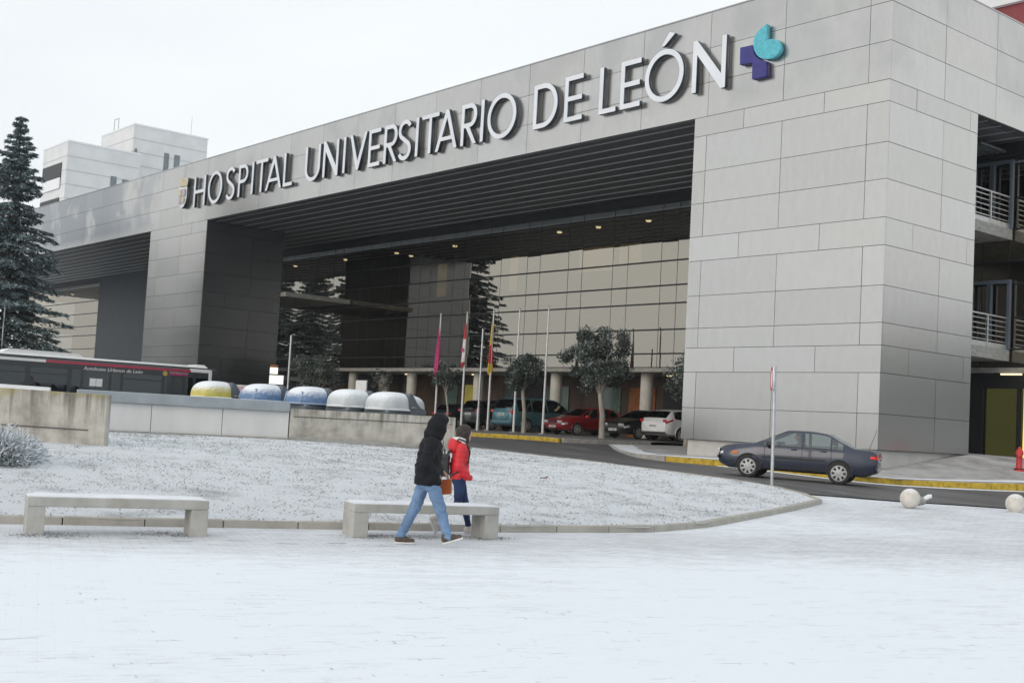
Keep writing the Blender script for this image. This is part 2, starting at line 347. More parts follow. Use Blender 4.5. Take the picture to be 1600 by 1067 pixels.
M['towerjoint'] = mat('tower_panel_joint', (.46, .465, .47), .7, var=.04)
# ------------------------------------------------------------------ mesh helpers
def tag(o, label, cat, group=None, kind=None):
    if label: o['label'] = label
    if cat: o['category'] = cat
    if group: o['group'] = group
    if kind: o['kind'] = kind
    return o
def thing(name, label, cat, loc=(0, 0, 0), rz=0.0, group=None):
    o = bpy.data.objects.new(name, None); COL.objects.link(o); o.location = loc; o.rotation_euler = (0, 0, rz)
    o.empty_display_size = .2
    return tag(o, label, cat, group)
def struct(o): o['kind'] = 'structure'; return o
K = .83
def BX(v):      # facade survey units -> metres
    v = np.asarray(v, float).reshape(-1, 3); return np.stack([v[:, 0]*K, v[:, 1]*K, 1.6+K*(v[:, 2]-1.6)], 1)
class MB:
    def __init__(s): s.v = []; s.f = []; s.m = []; s.t = []
    def add(s, vs, fs, mi=0, tone=None):
        b = len(s.v); s.v.extend([tuple(map(float, q)) for q in vs]); t = tone if tone is not None else (1, 1, 1)
        for f in fs: s.f.append(tuple(b+i for i in f)); s.m.append(mi); s.t.append(t)
        return s
    def box(s, x0, x1, y0, y1, z0, z1, mi=0, tone=None):
        x0, x1 = min(x0, x1), max(x0, x1); y0, y1 = min(y0, y1), max(y0, y1); z0, z1 = min(z0, z1), max(z0, z1)
        v = [(x, y, z) for z in (z0, z1) for y in (y0, y1) for x in (x0, x1)]
        return s.add(v, [(0, 2, 3, 1), (4, 5, 7, 6), (0, 1, 5, 4), (2, 6, 7, 3), (0, 4, 6, 2), (1, 3, 7, 5)], mi, tone)
    def bar(s, a, b, wy, wz, mi=0, up=(0, 0, 1)):
        a, b = Vector(a), Vector(b); d = (b-a).normalized(); u = Vector(up); sd_ = d.cross(u)
        if sd_.length < 1e-4: sd_ = d.cross(Vector((1, 0, 0)))
        sd_.normalize(); u = sd_.cross(d)
        v = []
        for p in (a, b):
            for i, j in ((-1, -1), (1, -1), (1, 1), (-1, 1)): v.append(p+sd_*i*wy/2+u*j*wz/2)
        return s.add(v, [(0, 1, 2, 3), (7, 6, 5, 4), (0, 4, 5, 1), (1, 5, 6, 2), (2, 6, 7, 3), (3, 7, 4, 0)], mi)
    def tube(s, pts, rad, n=8, mi=0, tone=None, cap=True):
        pts = [Vector(p) for p in pts]; rad = [rad]*len(pts) if isinstance(rad, (int, float)) else rad
        vs = []; ref = Vector((0, 0, 1))
        for i, p in enumerate(pts):
            d = (pts[min(i+1, len(pts)-1)]-pts[max(i-1, 0)]).normalized()
            a = d.cross(ref)
            if a.length < .05: a = d.cross(Vector((1, 0, 0)))
            a.normalize(); c = d.cross(a)
            for k in range(n):
                t = 2*math.pi*k/n; vs.append(p+(a*math.cos(t)+c*math.sin(t))*rad[i])
        fs = [(i*n+k, i*n+(k+1) % n, (i+1)*n+(k+1) % n, (i+1)*n+k) for i in range(len(pts)-1) for k in range(n)]
        if cap: fs += [tuple(range(n-1, -1, -1)), tuple((len(pts)-1)*n+k for k in range(n))]
        return s.add(vs, fs, mi, tone)
    def lathe(s, prof, n=24, center=(0, 0, 0), axis='z', mi=0, caps=True):
        vs = []; cx, cy, cz = center
        for r, h in prof:
            for k in range(n):
                t = 2*math.pi*k/n; a, b = r*math.cos(t), r*math.sin(t)
                vs.append({'z': (cx+a, cy+b, cz+h), 'y': (cx+a, cy+h, cz+b), 'x': (cx+h, cy+a, cz+b)}[axis])
        m = len(prof)
        fs = [(i*n+k, i*n+(k+1) % n, (i+1)*n+(k+1) % n, (i+1)*n+k) for i in range(m-1) for k in range(n)]
        if caps and prof[0][0] > 1e-6: fs.append(tuple(range(n-1, -1, -1)))
        if caps and prof[-1][0] > 1e-6: fs.append(tuple((m-1)*n+k for k in range(n)))
        return s.add(vs, fs, mi)
    def prism(s, poly, lo, hi, fn, mi=0, mside=None):
        """poly 2-D, fn(a, b, h) -> 3-D"""
        n = len(poly); v = [fn(a, b, lo) for a, b in poly]+[fn(a, b, hi) for a, b in poly]
        s.add(v, [tuple(range(n-1, -1, -1)), tuple(range(n, 2*n))], mi)
        return s.add(v, [(i, (i+1) % n, n+(i+1) % n, n+i) for i in range(n)], mi if mside is None else mside)
    def build(s, name, mats, parent=None, smooth=None, xf=None, bevel=0, fixn=True):
        me = bpy.data.meshes.new(name); v = np.array(s.v, float).reshape(-1, 3)
        if xf is not None: v = xf(v)
        me.from_pydata(v.tolist(), [], s.f)
        mats = mats if isinstance(mats, (list, tuple)) else [mats]
        for q in mats: me.materials.append(q)
        if len(mats) > 1: me.polygons.foreach_set('material_index', s.m)
        if any(t != (1, 1, 1) for t in s.t):
            ca = me.color_attributes.new('tone', 'FLOAT_COLOR', 'CORNER')
            arr = np.concatenate([np.tile(np.array([*t, 1.0]), (len(f), 1)) for t, f in zip(s.t, s.f)]) if len(s.f) else np.zeros((0, 4))
            ca.data.foreach_set('color', arr.ravel())
        if fixn or bevel:
            bm = bmesh.new(); bm.from_mesh(me)
            if fixn: bmesh.ops.recalc_face_normals(bm, faces=bm.faces)
            if bevel:
                es = [e for e in bm.edges if len(e.link_faces) == 2 and e.calc_face_angle(0) > .6]
                bmesh.ops.bevel(bm, geom=es, offset=bevel, segments=2, affect='EDGES', profile=.6)
            bm.to_mesh(me); bm.free()
        if smooth is not None:
            me.polygons.foreach_set('use_smooth', [True]*len(me.polygons))
            me.set_sharp_from_angle(angle=R_(smooth))
        me.update()
        return link(name, me, parent)
def link(name, me, parent=None):
    o = bpy.data.objects.new(name, me); COL.objects.link(o)
    if parent is not None:
        o.parent = parent
    return o
def wparent(o, parent, loc):
    """parent a part whose mesh is in world coordinates to an Empty standing at loc"""
    o.parent = parent; o.matrix_parent_inverse = Matrix.Translation(-Vector(loc)); return o
def copy_tree(root, loc, rz, label=None, group=None):
    c = root.copy(); COL.objects.link(c); c.location = loc; c.rotation_euler = (0, 0, rz)
    if label: c['label'] = label
    if group: c['group'] = group
    for ch in list(root.children):
        d = ch.copy(); COL.objects.link(d); d.parent = c
        for g in list(ch.children):
            e = g.copy(); COL.objects.link(e); e.parent = d
    return c

# smooth ground surfaces through surveyed heights
class Surface:
    def __init__(s, P, lo, hi):
        s.P = P = np.array(P, float); n = len(P); s.lo, s.hi = lo, hi
        A = np.zeros((n+3, n+3)); A[:n, :n] = s.k(P[:, :2], P[:, :2]); A[:n, n] = 1; A[n, :n] = 1
        A[:n, n+1:] = P[:, :2]; A[n+1:, :n] = P[:, :2].T
        s.w = np.linalg.solve(A, np.r_[P[:, 2], 0, 0, 0])
    def k(s, a, b):
        d = ((a[:, None]-b[None])**2).sum(2); return np.where(d > 0, .5*d*np.log(d+1e-12), 0)
    def __call__(s, x, y):
        q = np.stack([np.ravel(x), np.ravel(y)], 1).astype(float)
        return np.clip(s.k(q, s.P[:, :2])@s.w[:-3]+s.w[-3]+q@s.w[-2:], s.lo, s.hi)
    def at(s, x, y): return float(s(x, y)[0])
GZ = Surface([(0,0,0),(0,-20,0),(-30,-15,0),(15,5,0),(-14,5,0),(-13,11,0),(-13.9,14.6,0),(-16.4,5,0),(-16.7,23.5,.2),(-15.3,24.8,.22),(-14,27.1,.22),(-18.6,24.1,.36),(-19.7,28.2,.45),(-21.8,27,.49),(-20.5,32,.41),(-18.8,36.9,.38),(-27.3,32.5,.57),(-33,26.5,.65),(-38.4,35.1,.95),(-44,35.2,.95),(-30,33,.6),(-50,42,1.05),(-40,44,1.05),(-60,25,.85),(-45,22,.9),(-62,36,.95),(-35,10,.8),(-80,30,1.0),(-8,30,.15),(0,40,.2),(20,20,0),(-15,45,.45),(-75,10,.9),(-80,60,1.1),(-30,60,1.0),(10,70,.4),(-30,2,.35),(-60,-5,.5)], -.05, 1.25)
SZ = Surface([(-37.6,37.3,1.0),(-31,34.9,.83),(-22.7,34.9,.78),(-22.7,37.5,1.06),(-22.7,40.2,1.41),(-30,32.8,.80),(-27.3,32.5,.79),(-21.3,31.8,.655),(-18.8,36.9,.635),(-20.4,39.7,1.0),(-21,49,1.45),(-24,46,1.42),(-16,48,1.2),(-17,42.5,.75),(-30,46,1.3),(-14,47,.7),(-33,40,1.1),(-38,46,1.1)], .45, 1.5)
near_kerb = [(-17.6,0.0),(-16.02,5.14),(-15.44,6.58),(-14.79,8.59),(-14.29,10.39),(-13.88,11.85),(-13.61,14.46),(-13.97,16.29),(-15.29,19.74),(-16.69,23.5)]
road_kerb = [(-16.69,23.5),(-17.79,24.15),(-18.83,24.37),(-21.11,24.62),(-24.04,25.17),(-27.55,25.98),(-31.29,26.54),(-33.37,26.53)]
LZ = Surface([(x, y, GZ.at(x, y)+.10) for x, y in near_kerb+road_kerb[1:]] +
             [(-24.5,9.8,.72),(-26,8,.74),(-33.4,13.3,.80),(-31.9,18.2,.82),(-30.3,23.2,.70),(-36,4,.85),(-30,-4,.6),(-22,-6,.2),(-20,6,.36),(-19,14,.40),(-22,18,.5)], 0, 1.1)
def region(name, poly, zf, step, m, off=0.0, kind='structure', jitter=0.0):
    poly = [tuple(p) for p in poly]
    b = []
    for i, p in enumerate(poly):
        q = poly[(i+1) % len(poly)]; L = math.dist(p, q); k = max(1, int(L/step))
        b += [(p[0]+(q[0]-p[0])*j/k, p[1]+(q[1]-p[1])*j/k) for j in range(k)]
    xs = [p[0] for p in poly]; ys = [p[1] for p in poly]
    inner = [(x+random.uniform(-.1, .1)*step, y+random.uniform(-.1, .1)*step) for x in np.arange(min(xs), max(xs), step) for y in np.arange(min(ys), max(ys), step)]
    pts = [Vector(p) for p in b+inner]
    r = geometry.delaunay_2d_cdt(pts, [(i, (i+1) % len(b)) for i in range(len(b))], [], 1, 1e-4)
    v2 = np.array([(p.x, p.y) for p in r[0]]); z = zf(v2[:, 0], v2[:, 1])+off
    if jitter: z = z+np.array([mnoise.noise(Vector((x*1.3, y*1.3, 0)))*jitter for x, y in v2])
    me = bpy.data.meshes.new(name); me.from_pydata(np.c_[v2, z].tolist(), [], [tuple(f) for f in r[2]])
    bm = bmesh.new(); bm.from_mesh(me); bmesh.ops.recalc_face_normals(bm, faces=bm.faces)
    if sum(f.normal.z for f in bm.faces) < 0: bmesh.ops.reverse_faces(bm, faces=bm.faces)
    bm.to_mesh(me); bm.free()
    me.materials.append(m); me.polygons.foreach_set('use_smooth', [True]*len(me.polygons))
    o = link(name, me); o['kind'] = kind; return o
def resample(path, step):
    out = [path[0]]; acc = 0
    for a, b in zip(path[:-1], path[1:]):
        L = math.dist(a, b); d = step-acc
        while d <= L: out.append((a[0]+(b[0]-a[0])*d/L, a[1]+(b[1]-a[1])*d/L)); d += step
        acc = L-(d-step)
    out.append(path[-1]); return out
def kerb(name, path, seglen, width, zb, zt, m, gap=.012, side=1, bevel=.012):
    mb = MB(); pts = resample(path, seglen)
    for a, b in zip(pts[:-1], pts[1:]):
        a, b = Vector(a), Vector(b); L = (b-a).length
        if L < .08: continue
        d = (b-a)/L; nrm = Vector((-d.y, d.x))*side; a2 = a+d*gap/2; b2 = b-d*gap/2
        j = random.uniform(-.004, .008); v = []
        for p in (a2, b2):
            for q in (p, p+nrm*width):
                v.append((q.x, q.y, zb(p.x, p.y)[0]-.15)); v.append((q.x, q.y, zt(p.x, p.y)[0]+j))
        mb.add(v, [(0, 4, 5, 1), (2, 3, 7, 6), (1, 5, 7, 3), (0, 2, 6, 4), (0, 1, 3, 2), (4, 6, 7, 5)])
    return struct(mb.build(name, m, bevel=bevel))

# surface nets over a signed-distance grid: one continuous skin for bodies, clothes and shells
def sdf_mesh(name, prims, h, mats, parent=None, disp=None, clip=None, smooth=180):
    lo = np.array([min(p['lo'][i] for p in prims) for i in range(3)])-4*h; hi = np.array([max(p['hi'][i] for p in prims) for i in range(3)])+4*h
    dim = np.ceil((hi-lo)/h).astype(int)+1
    ax = [lo[i]+h*np.arange(dim[i]) for i in range(3)]
    F = np.full(dim, 1.0, np.float32)
    for p in prims:
        pad = p['k']*2+3*h
        i0 = np.maximum(((np.array(p['lo'])-pad-lo)/h).astype(int), 0); i1 = np.minimum(((np.array(p['hi'])+pad-lo)/h).astype(int)+2, dim)
        sl = tuple(slice(a, b) for a, b in zip(i0, i1))
        X, Y, Z = np.meshgrid(*[ax[i][sl[i]] for i in range(3)], indexing='ij')
        D = p['f'](X, Y, Z); k = p['k']; cur = F[sl]
        if p.get('sub'):
            F[sl] = np.maximum(cur, -D)
        else:
            hh = np.clip(.5+.5*(cur-D)/k, 0, 1); F[sl] = cur*(1-hh)+D*hh-k*hh*(1-hh)
    if disp or clip:
        X, Y, Z = np.meshgrid(*ax, indexing='ij')
        if disp: F = F+disp(X, Y, Z)
        if clip: F = np.maximum(F, clip(X, Y, Z))
    ins = F < 0
    nx, ny, nz = dim-1
    cs = [(i, j, k) for i in (0, 1) for j in (0, 1) for k in (0, 1)]
    sub = lambda A, c: A[c[0]:c[0]+nx, c[1]:c[1]+ny, c[2]:c[2]+nz]
    cnt = sum(sub(ins, c).astype(np.int8) for c in cs); mask = (cnt > 0) & (cnt < 8)
    ids = np.full((nx, ny, nz), -1, int); n = int(mask.sum()); ids[mask] = np.arange(n)
    P = np.zeros((n, 3)); C = np.zeros(n)
    for a in cs:
        for i in range(3):
            if a[i]: continue
            b = list(a); b[i] = 1; b = tuple(b)
            fa = sub(F, a)[mask]; fb = sub(F, b)[mask]; cr = (fa < 0) != (fb < 0)
            t = np.where(cr, fa/np.where(cr, fa-fb, 1), 0)
            q = np.tile(np.array(a, float), (n, 1)); q[:, i] += t
            P += q*cr[:, None]; C += cr
    cell = np.argwhere(mask); V = lo+h*(cell+P/C[:, None])
    faces = []
    for i in range(3):
        j, k = (i+1) % 3, (i+2) % 3
        s0 = [slice(None)]*3; s1 = [slice(None)]*3; s0[i] = slice(0, -1); s1[i] = slice(1, None)
        A = ins[tuple(s0)]; B = ins[tuple(s1)]; e = np.argwhere(A != B)
        e = e[(e[:, j] > 0) & (e[:, k] > 0) & (e[:, j] < [nx, ny, nz][j]) & (e[:, k] < [nx, ny, nz][k])]
        fl = A[tuple(e.T)]
        def cid(dj, dk):
            q = e.copy(); q[:, j] -= dj; q[:, k] -= dk; return ids[tuple(q.T)]
        Q = np.stack([cid(1, 1), cid(0, 1), cid(0, 0), cid(1, 0)], 1); Q[~fl] = Q[~fl][:, ::-1]; faces.append(Q)
    Q = np.concatenate(faces); Q = Q[(Q >= 0).all(1)]
    me = bpy.data.meshes.new(name); me.from_pydata(V.tolist(), [], Q.tolist())
    for q in (mats if isinstance(mats, (list, tuple)) else [mats]): me.materials.append(q)
    me.polygons.foreach_set('use_smooth', [True]*len(me.polygons))
    me.update(); return link(name, me, parent)
def cap(a, b, ra, rb=None, k=.03, sy=1.0, sx=1.0, sub=False):
    """tapered capsule; sy / sx widen it across or along the body"""
    a = np.array(a, float); b = np.array(b, float); rb = ra if rb is None else rb; S = np.array([sx, sy, 1.0])
    r = max(ra, rb)*S
    lo = np.minimum(a, b)-r; hi = np.maximum(a, b)+r
    c = (a+b)/2
    def f(X, Y, Z):
        px, py, pz = (X-c[0])/sx, (Y-c[1])/sy, Z-c[2]
        A = (a-c)/S; Bv = (b-c)/S; d = Bv-A; L = max(float(d@d), 1e-9)
        t = np.clip(((px-A[0])*d[0]+(py-A[1])*d[1]+(pz-A[2])*d[2])/L, 0, 1)
        q = np.sqrt((px-A[0]-t*d[0])**2+(py-A[1]-t*d[1])**2+(pz-A[2]-t*d[2])**2)
        return (q-(ra+t*(rb-ra)))*min(1.0, sx, sy)
    return dict(lo=lo, hi=hi, f=f, k=k, sub=sub)
def ell(c, r, k=.03, sub=False, rot=0.0):
    c = np.array(c, float); r = np.array(r, float); ca, sa = math.cos(rot), math.sin(rot); m = max(r)
    def f(X, Y, Z):
        x, y, z = X-c[0], Y-c[1], Z-c[2]; x, z = ca*x+sa*z, -sa*x+ca*z
        q = np.sqrt((x/r[0])**2+(y/r[1])**2+(z/r[2])**2); g = np.sqrt((x/r[0]**2)**2+(y/r[1]**2)**2+(z/r[2]**2)**2)
        return q*(q-1)/np.maximum(g, 1e-6)
    ext = np.array([m, r[1], m]) if rot else r
    return dict(lo=c-ext, hi=c+ext, f=f, k=k, sub=sub)
def rbox(c, hlf, rad, k=.02, sub=False):
    c = np.array(c, float); hlf = np.array(hlf, float)
    def f(X, Y, Z):
        q = [np.abs(v-c[i])-hlf[i]+rad for i, v in enumerate((X, Y, Z))]
        o_ = np.sqrt(sum(np.maximum(v, 0)**2 for v in q)); return o_+np.minimum(np.maximum(np.maximum(q[0], q[1]), q[2]), 0)-rad
    return dict(lo=c-hlf, hi=c+hlf, f=f, k=k, sub=sub)
def text_mesh(name, body, size, m, parent=None, shear=0.0, depth=.004, align='LEFT'):
    cu = bpy.data.curves.new(name, 'FONT'); cu.body = body; cu.size = size; cu.extrude = depth; cu.shear = shear; cu.align_x = align
    t = bpy.data.objects.new('text', cu); COL.objects.link(t)
    me = bpy.data.meshes.new_from_object(t.evaluated_get(bpy.context.evaluated_depsgraph_get()))
    bpy.data.objects.remove(t); bpy.data.curves.remove(cu)
    me.name = name; me.materials.clear(); me.materials.append(m); return link(name, me, parent)
def outline_mesh(name, loops, depth, fn, mats, parent=None):
    """filled outline with holes (even-odd), thickness depth; fn maps (x, y, d) to world"""
    cu = bpy.data.curves.new(name, 'CURVE'); cu.dimensions = '2D'; cu.fill_mode = 'BOTH'; cu.extrude = depth/2
    for lp in loops:
        sp = cu.splines.new('POLY'); sp.points.add(len(lp)-1); sp.use_cyclic_u = True
        for p, q in zip(sp.points, lp): p.co = (q[0], q[1], 0, 1)
    t = bpy.data.objects.new('outline', cu); COL.objects.link(t)
    me = bpy.data.meshes.new_from_object(t.evaluated_get(bpy.context.evaluated_depsgraph_get()))
    bpy.data.objects.remove(t); bpy.data.curves.remove(cu)
    me.name = name; me.materials.clear()
    for q in mats: me.materials.append(q)
    if len(mats) > 1: me.polygons.foreach_set('material_index', [0 if abs(p.normal.z) > .9 else 1 for p in me.polygons])
    co = np.zeros(len(me.vertices)*3); me.vertices.foreach_get('co', co); co = co.reshape(-1, 3)
    co = np.array([fn(*c) for c in co]); me.vertices.foreach_set('co', co.ravel())
    bm = bmesh.new(); bm.from_mesh(me); bmesh.ops.remove_doubles(bm, verts=bm.verts, dist=1e-4); bmesh.ops.recalc_face_normals(bm, faces=bm.faces); bm.to_mesh(me); bm.free()
    me.update(); return link(name, me, parent)
# ================================================================== SETTING
def axis_steps(lo, hi, dlo, dhi, fine, far):
    a = list(np.arange(dlo, dhi+fine/2, fine)); s = fine
    x = dlo
    while x > lo: s *= 1.35; x -= s; a.insert(0, max(x, lo))
    s = fine; x = dhi
    while x < hi: s *= 1.35; x += s; a.append(min(x, hi))
    return np.array(a)
gx = axis_steps(-1200, 900, -60, 12, .8, 0); gy = axis_steps(-900, 1500, -8, 56, .8, 0)
XX, YY = np.meshgrid(gx, gy, indexing='ij'); ZZ = GZ(XX, YY).reshape(XX.shape)
nxg, nyg = XX.shape
me = bpy.data.meshes.new('ground')
idx = np.arange(nxg*nyg).reshape(nxg, nyg)
me.from_pydata(np.c_[XX.ravel(), YY.ravel(), ZZ.ravel()].tolist(), [], np.stack([idx[:-1, :-1], idx[1:, :-1], idx[1:, 1:], idx[:-1, 1:]], -1).reshape(-1, 4).tolist())
me.materials.append(M['plaza']); me.polygons.foreach_set('use_smooth', [True]*len(me.polygons))
struct(link('snowy_plaza', me))

road_poly = [(-14.34,28.24),(-15.32,27.05),(-16.23,25.77),(-17.4,24.87),(-18.21,24.02)]+[(-18.83,24.4),(-21.11,24.65),(-24.04,25.2),(-27.55,26.0),(-31.29,26.55),(-33.37,26.5),(-31.6,24.3),(-33.9,19.0),(-35.5,13.0),(-37.5,5),(-60,-5),(-100,-10),(-112,40),(-104,47.5),(-36,47.5),(-30,40),(-19,40),(-16,60),(-3,60),(-9,40),(-12.4,31.5)]
region('road', road_poly, GZ, 1.0, M['road'], .028)
region('lawn', near_kerb+road_kerb[1:]+[(-30.2,23.7),(-31.85,18.4),(-33.3,13.3),(-36.5,3),(-37,-9),(-19,-9)], LZ, .35, M['lawn'], -.012, jitter=.02)
kerb('lawn_kerb', near_kerb, 1.02, .15, GZ, LZ, M['kerbstone'], side=1)
kerb('lawn_kerb', road_kerb, 1.02, .15, GZ, LZ, M['kerbstone'], side=1)
# pavement round the corner pillar, with its yellow kerb
pk = [(-29.5,32.15),(-27.3,32.45),(-24.5,32.3),(-22.4,31.95),(-21.2,31.8),(-20.45,32.25),(-20.0,33.6),(-18.83,37.03),(-17.5,41.5),(-16.2,47),(-14.8,56)]
region('pavement', pk+[(-14.5,60),(-31,60),(-34,47.5),(-38.3,45.8),(-37.7,37.4),(-34.5,34.6),(-31.5,32.6)], SZ, .8, M['pavement'])
kerb('yellow_kerb', pk, 1.0, .16, GZ, lambda x, y: SZ(x, y)+.005, M['yellow_kerb'], side=1)
kerb('grey_kerb', [(-37.7,37.4),(-34.5,34.6),(-31.5,32.6),(-29.53,32.14)], 1.0, .16, GZ, lambda x, y: SZ(x, y)+.005, M['grey_kerb'], side=1)
# parking forecourt below the big opening
IZ = lambda x, y: GZ(x, y)+.2
isl = [(-38.35,35.2),(-44.2,35.28),(-52,35.5),(-62,36.4),(-78,38)]
region('parking_forecourt', [(-38.35,35.2),(-44.2,35.28),(-52,35.5),(-62,36.4),(-78,38),(-92,40),(-92,47),(-38.5,47),(-37.75,40)], IZ, 1.0, M['forecourt'])
kerb('yellow_kerb', isl[:3][::-1], 1.0, .16, GZ, lambda x, y: IZ(x, y)+.004, M['yellow_kerb'], side=-1)
kerb('grey_kerb', [(-38.33,35.22),(-37.95,37.0),(-37.75,40)][::-1], 1.0, .16, GZ, lambda x, y: IZ(x, y)+.004, M['grey_kerb'], side=1)
# trodden snow along the kerb foot, on the pavement edge and at the mouth of the car park
def ribbon(name, path, w0, zf, off, m, side=-1):
    mb = MB(); pts = resample(path, .5); vs = []; fs = []
    for i, p in enumerate(pts):
        q = Vector(pts[min(i+1, len(pts)-1)])-Vector(pts[max(i-1, 0)]); q.normalize(); nrm = Vector((-q.y, q.x))*side
        for t in (0, .5, 1):
            ww = w0*(1+.5*mnoise.noise(Vector((p[0]*.9, p[1]*.9, 3))))*t; x, y = p[0]+nrm.x*ww, p[1]+nrm.y*ww
            vs.append((x, y, float(zf(x, y)[0])+off*(1.6 if t == .5 else 1.0)))
    for i in range(len(pts)-1):
        for j in (0, 1): fs.append((i*3+j, i*3+j+1, (i+1)*3+j+1, (i+1)*3+j))
    o = mb.add(vs, fs).build(name, m, smooth=180)
    if o.data.polygons[0].normal.z < 0: o.data.flip_normals()
    return struct(o)
ribbon('snow_drift', [(-27,32.42),(-24.5,32.26),(-22.4,31.9),(-21.2,31.75),(-20.4,32.25),(-19.95,33.6),(-18.78,37.03),(-17.45,41.5),(-16.2,46)], .36, GZ, .034, M['snowbank'])
ribbon('snow_drift', [(-37.4,37.3),(-34.4,34.75),(-31.5,32.8),(-29.4,32.4),(-27.3,32.68),(-24.5,32.53)], .9, SZ, .012, M['snowbank'], side=1)
ribbon('snow_drift', [(-21.2,32.0),(-20.55,32.4),(-20.2,33.6),(-19.05,37.05),(-17.7,41.5)], .35, SZ, .012, M['snowbank'], side=1)
ribbon('snow_drift', [(-18.9,24.45),(-21.11,24.7),(-24.04,25.26),(-27.55,26.06),(-31.29,26.6)], .22, GZ, .042, M['snowbank'])

# ------------------------------------------------------------------ low walls round the ramp
def wall_box(name, a, b, th, zb0, zb1, zt0, zt1, m, label, bevel=.02, side=1):
    a, b = Vector(a), Vector(b); d = (b-a).normalized(); n_ = Vector((-d.y, d.x))*side*th
    base = Vector((a.x, a.y, zb0)); v = []
    for p, z0, z1 in ((a, zb0, zt0), (b, zb1, zt1)):
        for q in (p, p+n_): v += [(q.x-base.x, q.y-base.y, z0-.4-base.z), (q.x-base.x, q.y-base.y, z1-base.z)]
    mb = MB().add(v, [(0, 4, 5, 1), (2, 3, 7, 6), (1, 5, 7, 3), (0, 2, 6, 4), (0, 1, 3, 2), (4, 6, 7, 5)])
    o = mb.build(name, m, bevel=bevel); o.location = base
    return tag(o, label, 'wall')
wA = wall_box('concrete_wall', (-24.60,9.84), (-32.62,-.23), .30, .60, .75, 1.765, 1.93, M['conc'], 'stained concrete wall end standing in the lawn behind the frosted bush', side=-1)
d_ = (Vector((-32.6, -.2))-Vector((-24.58, 9.87))).normalized(); n_ = Vector((-d_.y, d_.x))
v0 = Vector((-24.60, 9.84))
mb = MB()
for off in (3.35,):
    p = v0+d_*off; mb.bar((*(p+n_*.012-v0), -.3), (*(p+n_*.012-v0), 1.26), .05, .02)
p = v0; q = v0+d_*8
mb.bar((*(p+d_*.35+n_*.006-v0), .42), (*(q+n_*.006-v0), .50), .03, .02)
mb.build('cast_joint', M['seam'], wA)
def run(name, a, b, z0, z1, th, h0, h1, m, side): ...
wB = thing('coped_wall', 'low white rendered wall with grey metal coping between the two concrete walls', 'wall', (-33.6, 12.6, .76))
mb = MB(); a, b = Vector((0, 0)), Vector((1.72, 5.7)); d = (b-a).normalized(); n2 = Vector((-d.y, d.x))
for k in range(3):
    p, q = a+d*(k*2.0+.008), a+d*(min(k*2.0+2.0, 5.95)-.008); v = []
    for c in (p, q):
        for e in (c, c+n2*.28): v += [(e.x, e.y, -.5), (e.x, e.y, .86)]
    mb.add(v, [(0, 4, 5, 1), (2, 3, 7, 6), (1, 5, 7, 3), (0, 2, 6, 4), (0, 1, 3, 2), (4, 6, 7, 5)])
mb.build('render_panel', M['white_wall'], wB, bevel=.006)
mb = MB(); v = []
for c in (a-d*.02, b-d*.02):
    for e in (c-n2*.14, c+n2*.40): v += [(e.x, e.y, .865), (e.x, e.y, 1.17)]
mb.add(v, [(0, 4, 5, 1), (2, 3, 7, 6), (1, 5, 7, 3), (0, 2, 6, 4), (0, 1, 3, 2), (4, 6, 7, 5)])
mb.build('coping', M['coping'], wB, bevel=.02)
mb = MB(); mb.bar((a.x-n2.x*.03, a.y-n2.y*.03, .03), (b.x-n2.x*.03, b.y-n2.y*.03, .05), .05, .10); mb.build('skirting', M['slab'], wB)
wC = wall_box('concrete_wall', (-31.86,18.32), (-30.22,23.25), .30, .8, .68, 1.73, 1.74, M['conc'], 'low stained concrete wall below the recycling containers, right of the coped white wall', side=1)
mb = MB(); d2 = Vector((1.64, 4.93)).normalized(); n3 = Vector((d2.y, -d2.x))
mb.bar((*(n3*.005+d2*.1), .70), (*(n3*.005+d2*5.1), .71), .02, .02); mb.build('cast_joint', M['seam'], wC)
mb = MB(); mb.bar((*(n3*.06+d2*.02), .0), (*(n3*.06+d2*5.15), -.06), .12, .22); mb.build('footing', M['slab'], wC, bevel=.01)
par = wall_box('parapet_wall', (-34.1,9.0), (-33.0,11.6), .5, .8, .8, 1.97, 1.93, M['white'], 'snow white parapet strip showing above the stained concrete wall end', side=1)
par2 = MB(); par2.box(-.5, .5, -.5, .5, 0, .1)

# ================================================================== HOSPITAL BUILDING
HB = (-22.7, 34.86, .6)
hb = thing('hospital_building', 'long grey metal clad hospital block with a deep open porch and dark glass front', 'building', HB)
def part(mb, name, mats, smooth=None, bevel=0, fixn=True, parent=None):
    o = mb.build(name, mats, None, smooth, BX, bevel, fixn); wparent(o, hb, HB)
    if parent is not None:
        o.parent = parent; o.matrix_parent_inverse = Matrix.Identity(4)
        if parent.matrix_parent_inverse != Matrix.Identity(4): o.matrix_parent_inverse = Matrix.Identity(4)
    return o
ROWS = [(1.41,2.84,'n'),(2.84,4.46,'n'),(4.46,5.56,'o'),(5.56,6.46,'n'),(6.46,7.95,'n'),(7.95,9.56,'n'),(9.56,10.68,'o'),(10.68,12.23,'n'),(12.23,13.73,'n'),(13.73,15.39,'n'),(15.39,16.28,'o')]
FROWS = [(16.28,17.88,'n'),(17.88,19.5,'n'),(19.5,21.2,'n')]
XN = [-28.35-4.275*k for k in range(0, 36)]; XO = [-30.47-4.29*k for k in range(0, 36)]
YN = [46.1+4.25*k for k in range(-1, 10)]; YO = [42.3, 44.0, 48.24]
GAP, TH = .011, .07
